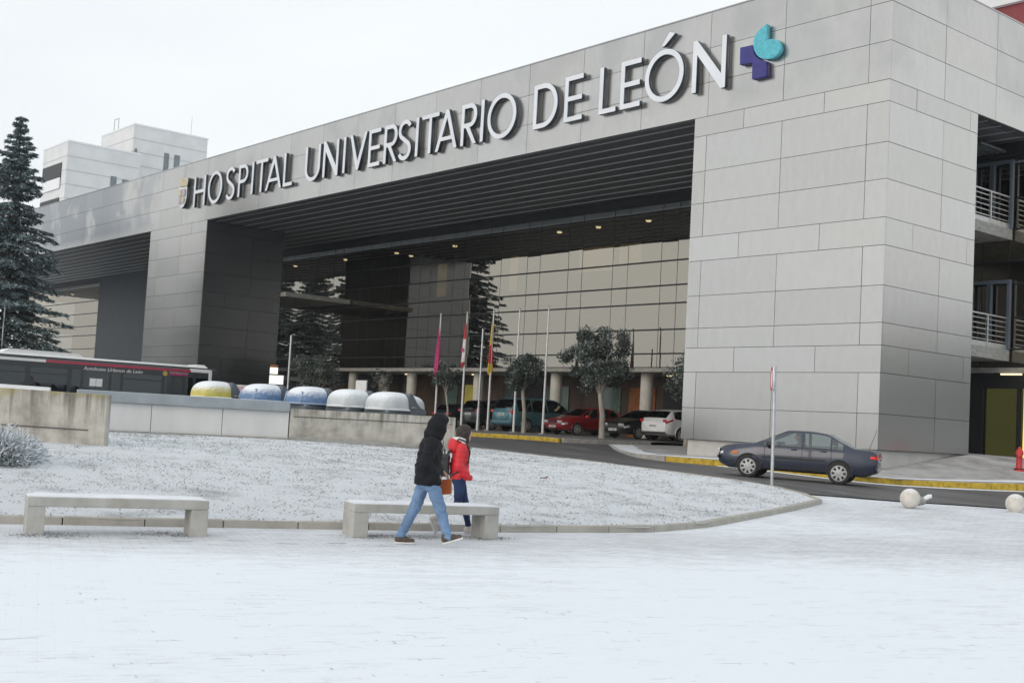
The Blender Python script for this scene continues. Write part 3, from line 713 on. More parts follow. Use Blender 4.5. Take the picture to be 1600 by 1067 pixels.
def panels(mb, axis, lo, hi, rows, seams, face, sgn, frost=(1, 1, 1)):  # frost is just a tint factor; it carries the painted porch shade
    """axis 'x': front panels over x at y=face; axis 'y': side panels over y at x=face; sgn outward"""
    for z0, z1, kind in rows:
        cuts = [lo]+sorted(c for c in seams[kind] if lo+.25 < c < hi-.25)+[hi]
        for a, b in zip(cuts[:-1], cuts[1:]):
            g = random.uniform(.94, 1.04); tone = (g*random.uniform(.992, 1.008)*frost[0], g*frost[1], g*random.uniform(.99, 1.012)*frost[2])
            a2 = a+(GAP if a != lo else 0); b2 = b-(GAP if b != hi else 0)
            d0, d1 = face-sgn*TH, face+random.uniform(-.004, .004)
            if axis == 'x': mb.box(a2, b2, d0, d1, z0+GAP, z1-GAP, 0, tone)
            else: mb.box(d0, d1, a2, b2, z0+GAP, z1-GAP, 0, tone)
PORCH_SHADE = (.36, .39, .445)      # same cladding; porch shade on sheltered faces painted in as a darker bluish tint
def pillar(x0, x1, name):
    mb = MB()
    mb.box(x0+.05, x1-.05, 42.05, 48.8, 1.41, 16.24, 1, (.99, 1, 1))
    panels(mb, 'x', x0, x1, ROWS, {'n': XN, 'o': XO}, 42.0, -1)
    panels(mb, 'y', 42.08, 48.85, ROWS, {'n': YN, 'o': YO}, x1, 1, (1, 1, 1) if x1 > -30 else PORCH_SHADE)
    panels(mb, 'y', 42.08, 48.85, ROWS, {'n': YN, 'o': YO}, x0, -1, PORCH_SHADE)
    mb.box(x0+.02, x1-.02, 48.79, 48.84, 1.42, 16.2, 0, PORCH_SHADE)
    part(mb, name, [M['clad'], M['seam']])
    pb = MB(); pb.box(x0+.22, x1-.22, 42.22, 48.65, -.8, 1.405); part(pb, 'plinth', M['plinth'], bevel=.02)
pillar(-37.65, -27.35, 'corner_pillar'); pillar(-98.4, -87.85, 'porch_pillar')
mb = MB(); mb.box(-172, -27.4, 42.05, 42.6, 16.27, 21.17, 1, (.99, 1, 1)); mb.box(-27.9, -27.4, 42.6, 82, 16.27, 21.17, 1, (.99, 1, 1))
panels(mb, 'x', -172, -27.35, FROWS, {'n': XN, 'o': XO}, 42.0, -1)
panels(mb, 'y', 42.08, 82, FROWS, {'n': YN, 'o': YO}, -27.35, 1)
mb.box(-172, -27.33, 41.97, 42.3, 21.2, 21.26, 0, (.9, .9, .91)); mb.box(-27.6, -27.33, 42.3, 82, 21.2, 21.26, 0, (.9, .9, .91))
part(mb, 'fascia', [M['clad'], M['seam']])
mb = MB(); mb.box(-172, -28, 42.6, 82, 20.6, 20.9); part(mb, 'roof', M['snowbank'])
mb = MB(); mb.box(-172, -27.5, 42.1, 54.5, 16.3, 16.55, 0)
for k in range(10):
    y = 42.9+1.2*k; mb.box(-172, -27.6, y-.045, y+.045, 16.262, 16.302, 1)
mb.box(-172, -27.5, 42.12, 42.5, 16.24, 16.3, 0)
part(mb, 'soffit', [M['soffit'], M['strip']])
mb = MB(); mb.box(-172, -27.6, 54.5, 54.7, 15.7, 20.6); mb.box(-27.9, -27.5, 54.7, 82, 15.9, 16.26); part(mb, 'soffit_beam', M['mullion'])
# curtain wall
GY = 55.2
ZL = [5.62, 6.49, 7.98, 9.6, 10.72, 12.25, 13.75, 15.4, 16.6]
XM = []
x = -29.0
cols = [-52.94*.9517-4.262*k for k in range(-6, 24)]
for c in cols: XM += [c, c-1.37]
XM = sorted(v for v in XM if -141 < v < -6)
def glazing(x0, x1, name):
    mb = MB(); xs = [x0]+[v for v in XM if x0+.2 < v < x1-.2]+[x1]
    for a, b in zip(xs[:-1], xs[1:]):
        for z0, z1 in zip(ZL[:-1], ZL[1:]):
            t, u = random.gauss(0, .0016), random.gauss(0, .0016)
            mb.add([(a, GY-t*(b-a)/2-u*(z1-z0)/2, z0), (b, GY+t*(b-a)/2-u*(z1-z0)/2, z0), (b, GY+t*(b-a)/2+u*(z1-z0)/2, z1), (a, GY-t*(b-a)/2+u*(z1-z0)/2, z1)], [(0, 1, 2, 3)])
    return part(mb, name, M['glass'], fixn=False)
gl = glazing(-122, -27.6, 'curtain_wall'); gl2 = glazing(-172, -141, 'curtain_wall')
mb = MB()
for x0, x1 in ((-122, -27.6), (-172, -141)):
    for z in ZL: mb.box(x0, x1, GY-.05, GY+.02, z-.045, z+.045)
    for v in [u for u in XM if x0 < u < x1]: mb.box(v-.014, v+.014, GY-.008, GY+.025, 5.62, 16.6)
part(mb, 'mullion_grid', M['mullion'])
mb = MB(); mb.box(-141, -122, 54.4, 58, -1, 16.5); part(mb, 'service_core', M['darkwall'])
# storeys behind the glass
mb = MB(); mb.box(-172, -28, 63, 63.3, 5.4, 16.6); mb.box(-172, -28, 56.2, 63, 10.9, 11.25); mb.box(-172, -28, 56.2, 63, 15.35, 15.6); mb.box(-28.1, -27.8, 55.4, 82, .5, 16.2)
for v in range(-118, -30, 17): mb.box(v, v+.35, 56.4, 63, 5.7, 15.3)
part(mb, 'interior_partition', M['interior'])
for a, b, z0 in ((-90.5, -89.2, 11.3), (-87.8, -87.1, 11.3), (-86.4, -82.6, 11.9), (-74, -72.8, 12), (-66, -62.5, 13.2), (-61.8, -59.8, 13.5)):
    mb = MB(); mb.box(a, b, 61.5, 61.7, z0, 14.95); part(mb, 'lit_office', M['warmroom'])
for (lx, ly) in [(-62.13,55.9),(-58.26,55.9),(-53.68,55.9),(-49.6,55.9),(-74.3,56.1),(-81.98,56),(-82.2,57.6),(-89.8,56),(-98.31,56),(-153.98,56),(-162.38,56)]:
    lb = MB(); lb.lathe([(.0, 0), (.15, 0), (.18, .04), (.18, .1), (0, .1)], 14, (lx, ly, 15.02)); part(lb, 'ceiling_lamp', M['lampwarm'], smooth=40)
# canopy, columns and the ground floor set back behind them
mb = MB(); mb.box(-122, -27.7, 54.75, 59.0, 5.33, 5.58); part(mb, 'canopy_slab', M['slab'])
for k in range(-1, 6):
    cx = -53.2-8.5*k; cb = MB(); cb.lathe([(.40, -.6), (.40, 5.32)], 22, (cx, 55.95, 0)); part(cb, 'column', M['column'], smooth=40)
cb = MB(); cb.lathe([(.40, -.6), (.40, 5.32)], 22, (-84.6, 57.4, 0)); part(cb, 'column', M['column'], smooth=40)
mb = MB(); mb.box(-122, -31, 59.0, 59.3, -.5, 5.33); part(mb, 'ground_floor_wall', M['wood'])
for a, b, k in [(-97,-92.5,'orange'),(-90,-88,'mullion'),(-84,-82.2,'greenglass'),(-78.4,-76.6,'greenglass'),(-75.6,-73.9,'yellowroom'),(-70.6,-69.7,'greenglass'),(-69.3,-66.5,'mullion'),(-66,-63.6,'greenglass'),(-60.2,-58.4,'greenglass'),(-57.6,-55.2,'orange'),(-54.5,-49.9,'mullion'),(-49,-46.5,'orange'),(-45.9,-43,'mullion'),(-42,-39.5,'greenglass')]:
    mb = MB(); mb.box(a, b, 58.9, 58.99, .6, 4.55); part(mb, {'orange': 'timber_panel', 'greenglass': 'shop_glazing', 'yellowroom': 'lit_glazing', 'mullion': 'dark_doorway'}[k], M[k])
for lx in (-81, -72.2, -52.2, -57): lb = MB(); lb.box(lx-.5, lx+.5, 57.2, 57.35, 5.22, 5.3); part(lb, 'strip_lamp', M['striplamp'])
mb = MB(); mb.box(-122, -87.2, 58.95, 59.0, 3.3, 5.3); part(mb, 'dark_band', M['darkwall'])
# right-hand return: room at ground floor, two balconies with doors
mb = MB(); mb.box(-30.5, -28.0, 55.45, 55.6, 1.2, 4.62); part(mb, 'lit_room_wall', M['litroom'])
mb = MB(); mb.box(-30.15, -28.15, 55.08, 55.12, .8, 4.62); lg = part(mb, 'shop_glazing', M['busglass'])
mb = MB(); mb.box(-34, -30.15, 54.95, 55.4, -.2, 5.6); mb.box(-30.15, -27.8, 54.95, 55.3, 4.62, 5.32); mb.box(-30.3, -30.1, 54.9, 55.3, .6, 4.7); mb.box(-28.42, -28.30, 54.98, 55.2, .6, 4.62)
part(mb, 'dark_frame', M['mullion'])
mb = MB(); mb.box(-37, -27.9, 54.9, 55.3, 15.6, 16.3); part(mb, 'head_beam', M['mullion'])
lb = MB(); lb.box(-28.9, -27.9, 54.3, 54.42, 5.2, 5.28); part(lb, 'strip_lamp', M['striplamp'])
mb = MB()
for k in range(9): mb.box(-31.6+k*.3, -31.42+k*.3, 52.2, 55.0, 15.85, 15.95)
part(mb, 'canopy_rib', M['soffit'])
def balcony(x0, x1, zt, th, rail_edge, rail=True):
    mb = MB(); mb.box(x0, x1, 48.9, 55.08, zt-th, zt); sl = part(mb, 'balcony_slab', M['slab'])
    if not rail: return
    rb = MB(); e = rail_edge
    for y in (49.1, 51.2, 53.1, 54.95): rb.box(e-.05, e+.05, y-.05, y+.05, zt, zt+1.5)
    for j in range(5): rb.bar((e, 48.95, zt+.35+j*.24), (e, 55.0, zt+.35+j*.24), .035, .035)
    rb.bar((e, 48.95, zt+1.52), (e, 55.0, zt+1.52), .09, .06); rb.box(e-.03, e+.03, 48.95, 55.0, zt+.004, zt+.24)
    part(rb, 'balcony_railing', M['steel'])
for zt in (12.22, 6.42):
    balcony(-34.5, -28.9, zt, .52, -28.98)
    db = MB()
    for x in (-31.9, -30.82, -29.95, -29.86, -28.92): db.box(x-.07, x+.07, 54.86, 55.05, zt+.02, zt+3.2)
    db.box(-31.97, -28.85, 54.87, 55.06, zt+3.2, zt+3.36); db.box(-31.8, -28.99, 54.88, 55.04, zt+.1, zt+.32)
    part(db, 'balcony_door', mat('blue_grey_door_frame', (.13, .16, .19), .5, .2, var=.05) if zt > 10 else bpy.data.materials['blue_grey_door_frame'])
balcony(-97, -87.1, 11.36, .36, -87.2, False)
mb = MB(); mb.box(-97, -88.6, 48.9, 55.0, 4.25, 4.55); part(mb, 'balcony_slab', M['slab'])

# ------------------------------------------------------------------ lettering, crest and emblem on the fascia
S_ = .108
def arc(cx, cy, rx, ry, a0, a1, n=20): return [(cx+rx*math.cos(R_(a0+(a1-a0)*i/n)), cy+ry*math.sin(R_(a0+(a1-a0)*i/n))) for i in range(n+1)]
def glyph(c, w):
    s = S_
    if c == 'I': return [[(0, 0), (s, 0), (s, 1), (0, 1)]]
    if c == 'H': return [[(0, 0), (s, 0), (s, .44), (w-s, .44), (w-s, 0), (w, 0), (w, 1), (w-s, 1), (w-s, .55), (s, .55), (s, 1), (0, 1)]]
    if c == 'L': return [[(0, 0), (w, 0), (w, s*.95), (s, s*.95), (s, 1), (0, 1)]]
    if c == 'T': a = (w-s)/2; return [[(a, 0), (a+s, 0), (a+s, 1-s*.95), (w, 1-s*.95), (w, 1), (0, 1), (0, 1-s*.95), (a, 1-s*.95)]]
    if c == 'E': t = s*.95; return [[(0, 0), (w, 0), (w, t), (s, t), (s, .5-t/2), (w*.96, .5-t/2), (w*.96, .5+t/2), (s, .5+t/2), (s, 1-t), (w, 1-t), (w, 1), (0, 1)]]
    if c == 'N': return [[(0, 0), (s, 0), (s, .74), (w-s, -.02), (w, -.02), (w, 1), (w-s, 1), (w-s, .27), (s*.9, 1.03), (0, 1.03)]]
    if c == 'V': return [[(w/2-.05, 0), (w/2+.05, 0), (w, 1), (w-s*1.05, 1), (w/2, .25), (s*1.05, 1), (0, 1)]]
    if c == 'A':
        q = lambda y: (w/2-.055)*y; k = s*1.06
        b0, b1 = .24, .24+s*.85
        inn = lambda y: k+(w/2-k)*y/.80
        return [[(0, 0), (k, 0), (inn(b0), b0), (w-inn(b0), b0), (w-k, 0), (w, 0), (w/2+.055, 1.0), (w/2-.055, 1.0)], [(inn(b1), b1), (w-inn(b1), b1), (w/2, .80)]]
    if c in 'OÓ':
        L = [arc(w/2, .5, w/2, .53, 0, 360, 44)[:-1], arc(w/2, .5, w/2-s, .53-s, 0, 360, 44)[:-1]]
        if c == 'Ó': L.append([(w*.40, 1.10), (w*.48, 1.10), (w*.74, 1.31), (w*.60, 1.36)])
        return L
    if c == 'D': return [[(0, 0)]+arc(w*.40, .5, w*.60, .5, -90, 90)+[(0, 1)], [(s, s)]+arc(w*.40, .5, w*.60-s, .5-s, -90, 90)+[(s, 1-s)]]
    if c == 'P': return [[(0, 0), (s, 0), (s, .42)]+arc(w*.52, .71, w*.48, .29, -90, 90)+[(0, 1)], [(s, .42+s)]+arc(w*.52, .71, w*.48-s, .29-s, -90, 90)+[(s, 1-s)]]
    if c == 'R': return [[(0, 0), (s, 0), (s, .42), (w*.30, .42), (w-s*1.15, 0), (w, 0), (w*.30+s*1.3, .424)]+arc(w*.56, .712, w*.42, .288, -86, 90)+[(0, 1)], [(s, .42+s)]+arc(w*.54, .71, w*.44-s, .29-s, -90, 90)+[(s, 1-s)]]
    if c == 'U': return [[(0, 1), (0, .36)]+arc(w/2, .36, w/2, .38, 180, 360)+[(w, 1), (w-s, 1), (w-s, .36)]+arc(w/2, .36, w/2-s, .38-s, 360, 180)+[(s, 1)]]
    if c == 'S':
        cl = arc(w/2, .755, w/2-s/2, .27-s/2, 25, 250, 22)+[(w*.5, .5)]+arc(w/2, .245, w/2-s/2, .27-s/2, 70, -155, 22)
        l, r = [], []
        for i, p in enumerate(cl):
            a, b = cl[max(i-1, 0)], cl[min(i+1, len(cl)-1)]; d = Vector((b[0]-a[0], b[1]-a[1])).normalized(); nn = Vector((-d.y, d.x))*s/2
            l.append((p[0]+nn.x, p[1]+nn.y)); r.append((p[0]-nn.x, p[1]-nn.y))
        return [l+r[::-1]]
CAP0, CAPH = 17.42, 2.40
LET = [('H',-90.0,2.0),('O',-87.5,2.35),('S',-84.5,1.42),('P',-82.5,1.45),('I',-80.45,0),('T',-79.85,1.75),('A',-78.3,2.3),('L',-75.75,1.25),
       ('U',-72.8,1.95),('N',-70.45,1.9),('I',-67.95,0),('V',-67.2,2.0),('E',-64.95,1.32),('R',-63.2,1.45),('S',-61.65,1.38),('I',-59.8,0),('T',-59.2,1.7),('A',-57.75,2.1),('R',-55.3,1.45),('I',-53.5,0),('O',-52.9,2.5),
       ('D',-48.95,1.9),('E',-46.5,1.36),('L',-43.9,1.2),('E',-42.4,1.36),('Ó',-40.75,2.5),('N',-37.7,2.0)]
sg = thing('building_sign', 'raised white capital letters naming the hospital across the grey fascia', 'sign', tuple(BX((-63, 41.7, 17.4))[0]))
sgl = sg.location.copy()
def on_fascia(x, y, d): return BX((x, 41.82-d, y))[0]
for c, x0, w0 in LET:
    lp = [[(x0+px*CAPH, CAP0+py*CAPH) for px, py in L] for L in glyph(c, w0/CAPH)]
    o = outline_mesh('letter', lp, .22, lambda x, y, d: on_fascia(x, y, d), [M['letter'], M['letter_side']]); wparent(o, sg, sgl)
TEAL = [(-33.44,19.79),(-33.41,19.05),(-33.2,19.06),(-32.99,19.02),(-32.84,18.93),(-32.72,18.79),(-32.65,18.56),(-32.68,18.42),(-32.76,18.31),(-33.0,18.19),(-33.2,18.18),(-33.39,18.21),(-33.56,18.26),(-33.72,18.33),(-33.88,18.45),(-34.01,18.62),(-34.1,18.78),(-34.14,18.96),(-34.14,19.15),(-34.1,19.32),(-34.0,19.46),(-33.87,19.58),(-33.66,19.70)]
PURP = [(-34.88,19.02),(-34.2,19.0),(-34.18,18.84),(-34.13,18.67),(-34.07,18.55),(-33.97,18.42),(-33.86,18.33),(-33.74,18.25),(-33.58,18.17),(-33.4,18.11),(-33.36,17.45),(-34.14,17.44),(-34.15,18.2),(-34.86,18.23)]
em = thing('wall_emblem', 'teal drop and purple cross emblem at the right end of the lettering', 'emblem', tuple(BX((-33.8, 41.8, 17.4))[0]))
for nm, P, m in (('teal_drop', TEAL, M['teal']), ('purple_cross', PURP, M['purple'])):
    o = outline_mesh(nm, [P], .26, on_fascia, [m]); wparent(o, em, em.location)
cr = thing('coat_of_arms', 'small pale shield with golden crown at the left end of the lettering', 'emblem', tuple(BX((-92, 41.8, 17.5))[0]))
SHI = [(-92.75,19.30),(-91.25,19.25),(-91.25,18.3),(-91.38,17.95),(-91.65,17.68),(-92.05,17.55),(-92.4,17.72),(-92.62,18.05),(-92.75,18.5)]
o = outline_mesh('shield', [SHI], .26, on_fascia, [M['white'], M['letter_side']]); wparent(o, cr, cr.location)
CRW = [(-92.72,19.36),(-91.27,19.31),(-91.15,19.92),(-91.5,20.0),(-92.0,20.05),(-92.5,20.0),(-92.85,19.9)]
o = outline_mesh('crown', [CRW], .26, on_fascia, [M['palegold'], M['letter_side']]); wparent(o, cr, cr.location)
for nm, x0, x1, z0, z1, m in (('gold_quarter', -92.6, -92.08, 18.5, 19.1, 'palegold'), ('violet_quarter', -91.95, -91.4, 18.5, 19.1, 'palepink'), ('violet_quarter', -92.5, -92.08, 17.9, 18.4, 'palepink'), ('gold_quarter', -91.95, -91.5, 17.95, 18.4, 'palegold')):
    mb = MB(); mb.box(x0, x1, 41.58, 41.615, z0, z1); o = mb.build(nm, M[m], None, xf=BX); wparent(o, cr, cr.location)

# invented dark ridge added outside the frame, to darken what the side cladding mirrors
mb = MB(); rr = random.Random(9); nx_, ny_ = 90, 8; vs = []
for i in range(nx_+1):
    for j in range(ny_+1):
        x, y = -14+i*2.0, 92+j*5+abs(i-20)*.12
        h = 13*math.sin(math.pi*min(1, (j+.3)/5)/1.6)*(1+.35*mnoise.noise(Vector((x*.16, y*.3, 2))))*min(1, i/3) if j else 0
        vs.append((x+rr.uniform(-.5, .5), y, h-.2))
mb.add(vs, [(i*(ny_+1)+j, (i+1)*(ny_+1)+j, (i+1)*(ny_+1)+j+1, i*(ny_+1)+j+1) for i in range(nx_) for j in range(ny_)])
struct(mb.build('reflection_blocker', mat('dark_blocker', (.05, .06, .06), .95, var=.3, scale=.4), smooth=180))
# ------------------------------------------------------------------ buildings beyond
tw = thing('hospital_tower', 'pale stepped tower block with small dark windows rising behind the far end of the roof', 'building', (-185, 75, 1))
TL = Vector((-185, 75, 1))
def tpart(mb, name, m, **k): o = mb.build(name, M[m], None, **k); return wparent(o, tw, TL)
mb = MB()
def tower_panels(mb, x0, x1, y0, y1, z0, z1, hstep):
    mb.box(x0, x1, y0, y1, z0, z1); z = z1-1.0
    while z > z1-22: z -= hstep
def seams(mb, x0, x1, y0, y1, z0, z1, hs):
    z = z1-hs
    while z > z0: mb.box(x0-.04, x1+.04, y0-.04, y1+.04, z-.05, z+.05); z -= hs
mb.box(-195.9, -182.66, 74, 86.4, 1, 45.1); mb.box(-189.67, -179.38, 62.85, 73.98, 1, 39.8); 
seams(mb, -195.9, -182.66, 74, 86.4, 20, 45.1, 2.1); seams(mb, -189.67, -179.38, 62.85, 73.9, 20, 39.8, 2.1)
for q in range(12, len(mb.m)): mb.m[q] = 1
o = mb.build('wall', [M['towerwall'], M['towerjoint']]); wparent(o, tw, TL)
mb = MB(); mb.box(-196.0, -182.56, 73.9, 86.5, 45.1, 45.35); mb.box(-189.77, -179.28, 62.75, 73.96, 39.8, 40.05); tpart(mb, 'roof', 'white')
for x, y0, y1, z0, z1 in ((-182.62, 79.2, 80.0, 36.2, 41.6), (-182.62, 80.9, 81.8, 36.0, 41.6), (-179.34, 69.6, 70.5, 33.2, 35.8), (-179.34, 71.4, 72.4, 32.6, 35.6), (-182.62, 74.3, 74.7, 39.9, 41.4)):
    mb = MB(); mb.box(x-.1, x+.06, y0, y1, z0, z1); wn = tpart(mb, 'window', 'towerglass')
for z0, z1 in ((34.6, 36.9), (29.4, 31.6)):
    mb = MB(); mb.box(-189.2, -181.3, 62.72, 62.9, z0, z1); tpart(mb, 'loggia_opening', 'mullion')
    mb = MB(); mb.box(-189.2, -181.3, 62.6, 62.75, z0-1.6, z0); tpart(mb, 'loggia_parapet', 'white')
mb = MB(); mb.box(-190.1, -190.0, 74.3, 74.4, 45.3, 47.4); mb.box(-191.8, -191.7, 74.3, 74.4, 45.3, 47.4); mb.box(-191.7, -190.1, 74.3, 74.4, 47.3, 47.4); tpart(mb, 'roof_ladder', 'towerjoint')
mb = MB(); mb.box(-184, -183.95, 84, 84.05, 45.3, 48.5); tpart(mb, 'roof_mast', 'towerjoint')
rb = thing('ward_block', 'red clad block with a white parapet rising behind the right end of the roof', 'building', tuple(BX((-20, 62, 21))[0]))
mb = MB(); mb.box(-48, -28.2, 62, 76, 20.9, 26.0)
for x in range(-46, -29, 3): mb.box(x-.05, x+.05, 61.93, 62.01, 20.9, 25.98, 1)
o = mb.build('wall', [M['redclad'], M['seam']], None, xf=BX); wparent(o, rb, rb.location)
mb = MB(); mb.box(-48.3, -27.9, 61.7, 76.3, 26.0, 30); o = mb.build('parapet', M['towerwall'], None, xf=BX, bevel=.02); wparent(o, rb, rb.location)
# ================================================================== STREET FURNITURE
def bench(loc, rz, label, L, mirror=1):
    t = thing('concrete_bench', label, 'bench', loc, rz, 'concrete benches by the lawn kerb')
    mb = MB(); mb.box(0, L, 0, .50, .335, .455); mb.build('seat_slab', M['bench'], t, bevel=.014)
    for x in (0, L-.21):
        mb = MB(); mb.box(x, x+.21, .004, .496, -.03, .333); mb.build('leg', M['bench'], t, bevel=.012)
    mb = MB(); rr = random.Random(5)
    n = 24; vs = []; fs = []
    for i in range(n+1):
        for j, (y, h) in enumerate(((.012, 0), (.05, .016), (.25, .022), (.45, .016), (.488, 0))):
            vs.append((.012+(L-.024)*i/n, y+rr.uniform(-.006, .006), .457+h*(0 if i in (0, n) else 1)*(1+.3*rr.uniform(-1, 1))))
    for i in range(n):
        for j in range(4): fs.append((i*5+j, (i+1)*5+j, (i+1)*5+j+1, i*5+j+1))
    o = mb.add(vs, fs).build('snow_layer', M['snowbank'], t, smooth=180)
    return t
def yaw(a, b): return math.atan2(b[1]-a[1], b[0]-a[0])
b1a, b1b = (-14.66,4.995), (-14.08,7.035)
bench((*b1a, 0), yaw(b1a, b1b), 'snow dusted concrete bench standing alone at the left, nobody near it', math.dist(b1a, b1b))
b2a, b2b = (-13.67,8.915), (-13.10,10.915)
bench((*b2a, 0), yaw(b2a, b2b), 'snow dusted concrete bench with the couple walking past it', math.dist(b2a, b2b)+.02)
blk = MB(); blk.box(-.15, .15, -.14, .14, -.1, .11); o = blk.build('stone_block', [M['snowbank']], bevel=.03); o.location = (-15.9, 10.44, LZ.at(-15.9, 10.44)); o.rotation_euler = (0, 0, 1.2)
tag(o, 'small snow covered stone block on the lawn behind the right bench', 'block')

def ball_bollard(loc, r, label, toppled):
    t = thing('ball_bollard', label, 'bollard', loc, 0, 'white stone ball bollards by the road')
    mb = MB(); n = 22
    mb.lathe([(max(1e-7, r*math.sin(math.pi*i/n)), r*.97-r*math.cos(math.pi*i/n)) for i in range(n+1)], 32); mb.build('ball', M['ball'], t, smooth=180)
    mb = MB()
    if toppled:
        d = Vector((.62, .72, -.06)).normalized(); c = Vector((0, 0, r*.85))
        mb.tube([c+d*r*.80, c+d*r*1.02, c+d*r*1.05, c+d*r*1.28, c+d*r*1.30, c+d*r*1.5], [r*.50, r*.50, r*.42, r*.42, r*.36, r*.30], 18)
        mb.build('neck', M['slab'], t, smooth=35)
        mb = MB(); mb.tube([c+d*r*1.4+Vector((0, 0, .05)), c+d*r*1.75+Vector((.02, .02, .12)), c+d*r*1.98+Vector((.03, .02, .13))], [.05, .052, .048], 10); mb.build('broken_stud', M['snowbank'], t, smooth=40)
    else:
        mb.lathe([(r*.7, -.08), (r*.72, .015), (r*.6, .03)], 24); mb.build('neck', M['ball'], t, smooth=40)
    return t
ball_bollard((-15.30,24.86,.22), .225, 'white ball bollard torn off its base, broken neck pointing right', True)
ball_bollard((-14.02,27.2,.21), .225, 'upright white ball bollard cut by the right edge of the photo', False)

hy = thing('fire_hydrant', 'red pillar fire hydrant on the pavement near the right edge', 'hydrant', (-20.4, 39.75, SZ.at(-20.4, 39.75)), R_(30))
mb = MB(); mb.lathe([(.17, -.05), (.17, .035), (.12, .06), (.105, .10), (.10, .52), (.13, .54), (.13, .60), (.12, .66), (.08, .72), (.045, .75), (.04, .80), (0, .81)], 20); mb.build('barrel', M['redpaint'], hy, smooth=40)
for s in (-1, 1):
    mb = MB(); mb.lathe([(.055, 0), (.055, .15), (.072, .15), (.072, .20), (.03, .21), (.03, .235)], 14, (0, 0, 0), 'y'); o = mb.build('outlet', M['redpaint'], hy, smooth=40); o.location = (0, 0, .5); o.rotation_euler = (0, 0, 0 if s > 0 else math.pi)
mb = MB(); mb.lathe([(.16, .0), (.17, .03), (.13, .05)], 20, (0, 0, .03)); mb.build('base_flange', M['black'], hy, smooth=40)

ts = thing('traffic_sign', 'round red rimmed road sign seen edge on at the lawn tip', 'sign', (-18.98, 24.6, .42), 0)
mb = MB(); mb.tube([(0, 0, -.2), (-.015, -.01, 1.6), (-.03, -.03, 3.02)], .042, 12); mb.build('pole', M['steel'], ts, smooth=40)
pl = Vector((-.645, -.70, 0)).normalized()
ang = R_(-136)+R_(30)
def disc(r, d0, d1, nm, m, hole=0):
    mb = MB()
    prof = [(hole, d0), (r, d0), (r, d1), (hole, d1)] if hole else [(0, d0), (r, d0), (r, d1), (0, d1)]
    if hole: prof.append((hole, d0))
    mb.lathe(prof, 36, (0, 0, 0), 'x', caps=not hole); o = mb.build(nm, m, ts, smooth=40); o.location = (-.03, -.03, 2.69); o.rotation_euler = (0, 0, ang-R_(30)); return o
disc(.30, .045, .060, 'plate', M['white']); disc(.302, .061, .068, 'red_rim', M['redpaint'], .24)
mb = MB(); mb.lathe([(.306, .03), (.312, .045), (.306, .06)], 36, (0, 0, 0), 'x', caps=False); o = mb.build('frost_edge', M['snowbank'], ts, smooth=60); o.location = (-.03, -.03, 2.69); o.rotation_euler = (0, 0, ang-R_(30))

# flagpoles
FLX = [(-54.55,-.02),(-52.15,0),(-49.87,0),(-47.75,0),(-45.5,0)]
PH = 6.35
def drape(name, parent, z0, z1, segs, width, seed):
    """a hanging flag wrapped round its pole: folded cloth tube, colour bands from the top"""
    rr = random.Random(seed); n, mz = 20, 26
    for (a, b, m, nm) in segs:
        mb = MB(); vs = []; fs = []
        for i in range(mz+1):
            tt = a+(b-a)*i/mz; z = z1+(z0-z1)*tt; wd = width*(.30+.85*tt**.75)*(1 if tt < .92 else 1-.5*(tt-.92)/.08)
            for k in range(n):
                th = 2*math.pi*k/n
                fold = 1+.35*math.sin(3*th+2.2*tt+seed)+.22*math.sin(7*th-3*tt)
                vs.append((-.02+wd*.62*fold*math.cos(th)-.05*tt, wd*.45*fold*math.sin(th)-.03, z+.03*math.sin(2*th+seed)*tt))
        for i in range(mz):
            for k in range(n): fs.append((i*n+k, i*n+(k+1) % n, (i+1)*n+(k+1) % n, (i+1)*n+k))
        mb.add(vs, fs).build(nm, m, parent, smooth=180)
FLG = {0: (5.55, 2.75, [(0, 1, 'flagpink', 'flag_cloth')]), 1: (5.75, 3.35, [(0, .36, 'flagred', 'red_band'), (.36, .88, 'flagwhite', 'white_band'), (.88, 1, 'flagred', 'red_band')]), 2: (5.65, 2.95, [(0, .42, 'flagyellow', 'yellow_band'), (.42, .56, 'flagred', 'red_band'), (.56, .78, 'flagred', 'red_band'), (.78, 1, 'flagyellow', 'yellow_band')])}
NAMES = ['leftmost flagpole in the row, carrying a furled crimson pink flag', 'flagpole carrying a furled red and white flag', 'flagpole carrying a furled red and yellow flag', 'bare white flagpole between the teal minivan and the red car, tree beside it', 'bare white flagpole at the right end of the row, in front of the red car']
for i, (px, dy) in enumerate(FLX):
    zb = float(IZ(px, 40.5)[0]); t = thing('flagpole', NAMES[i], 'flagpole', (px, 40.5, zb), 0, 'flagpoles in front of the parked cars')
    mb = MB(); mb.tube([(0, 0, -.1), (0, 0, 2.2), (0, 0, PH)], [.065, .058, .036], 12); mb.build('pole', M['polewhite'], t, smooth=40)
    mb = MB(); mb.lathe([(.05, PH), (.055, PH+.03), (.0, PH+.07)], 12); mb.build('finial', M['steel'], t, smooth=40)
    mb = MB(); mb.lathe([(.20, -.1), (.20, .03), (.09, .05)], 12); mb.build('base', M['slab'], t, smooth=30)
    if i in FLG:
        zt, zl, sg_ = FLG[i]
        f = thing('flag', ['crimson pink flag furled round the leftmost flagpole', 'red and white flag with a small red lion patch furled on its pole', 'red and yellow striped flag furled round its pole'][i], 'flag', (px, 40.5, zb+zl), 0, 'furled flags')
        drape('flag', f, 0, zt-zl, [(a, b, M[m], nm) for a, b, m, nm in sg_], .20, i*2.1)
        if i == 1:
            mb = MB(); mb.lathe([(.0, -.02), (.09, -.015), (.11, 0), (.05, .01), (0, .012)], 9, (0, 0, 0), 'y'); o = mb.build('lion_patch', M['flagpink'], f); o.location = (-.02, -.19, .95)
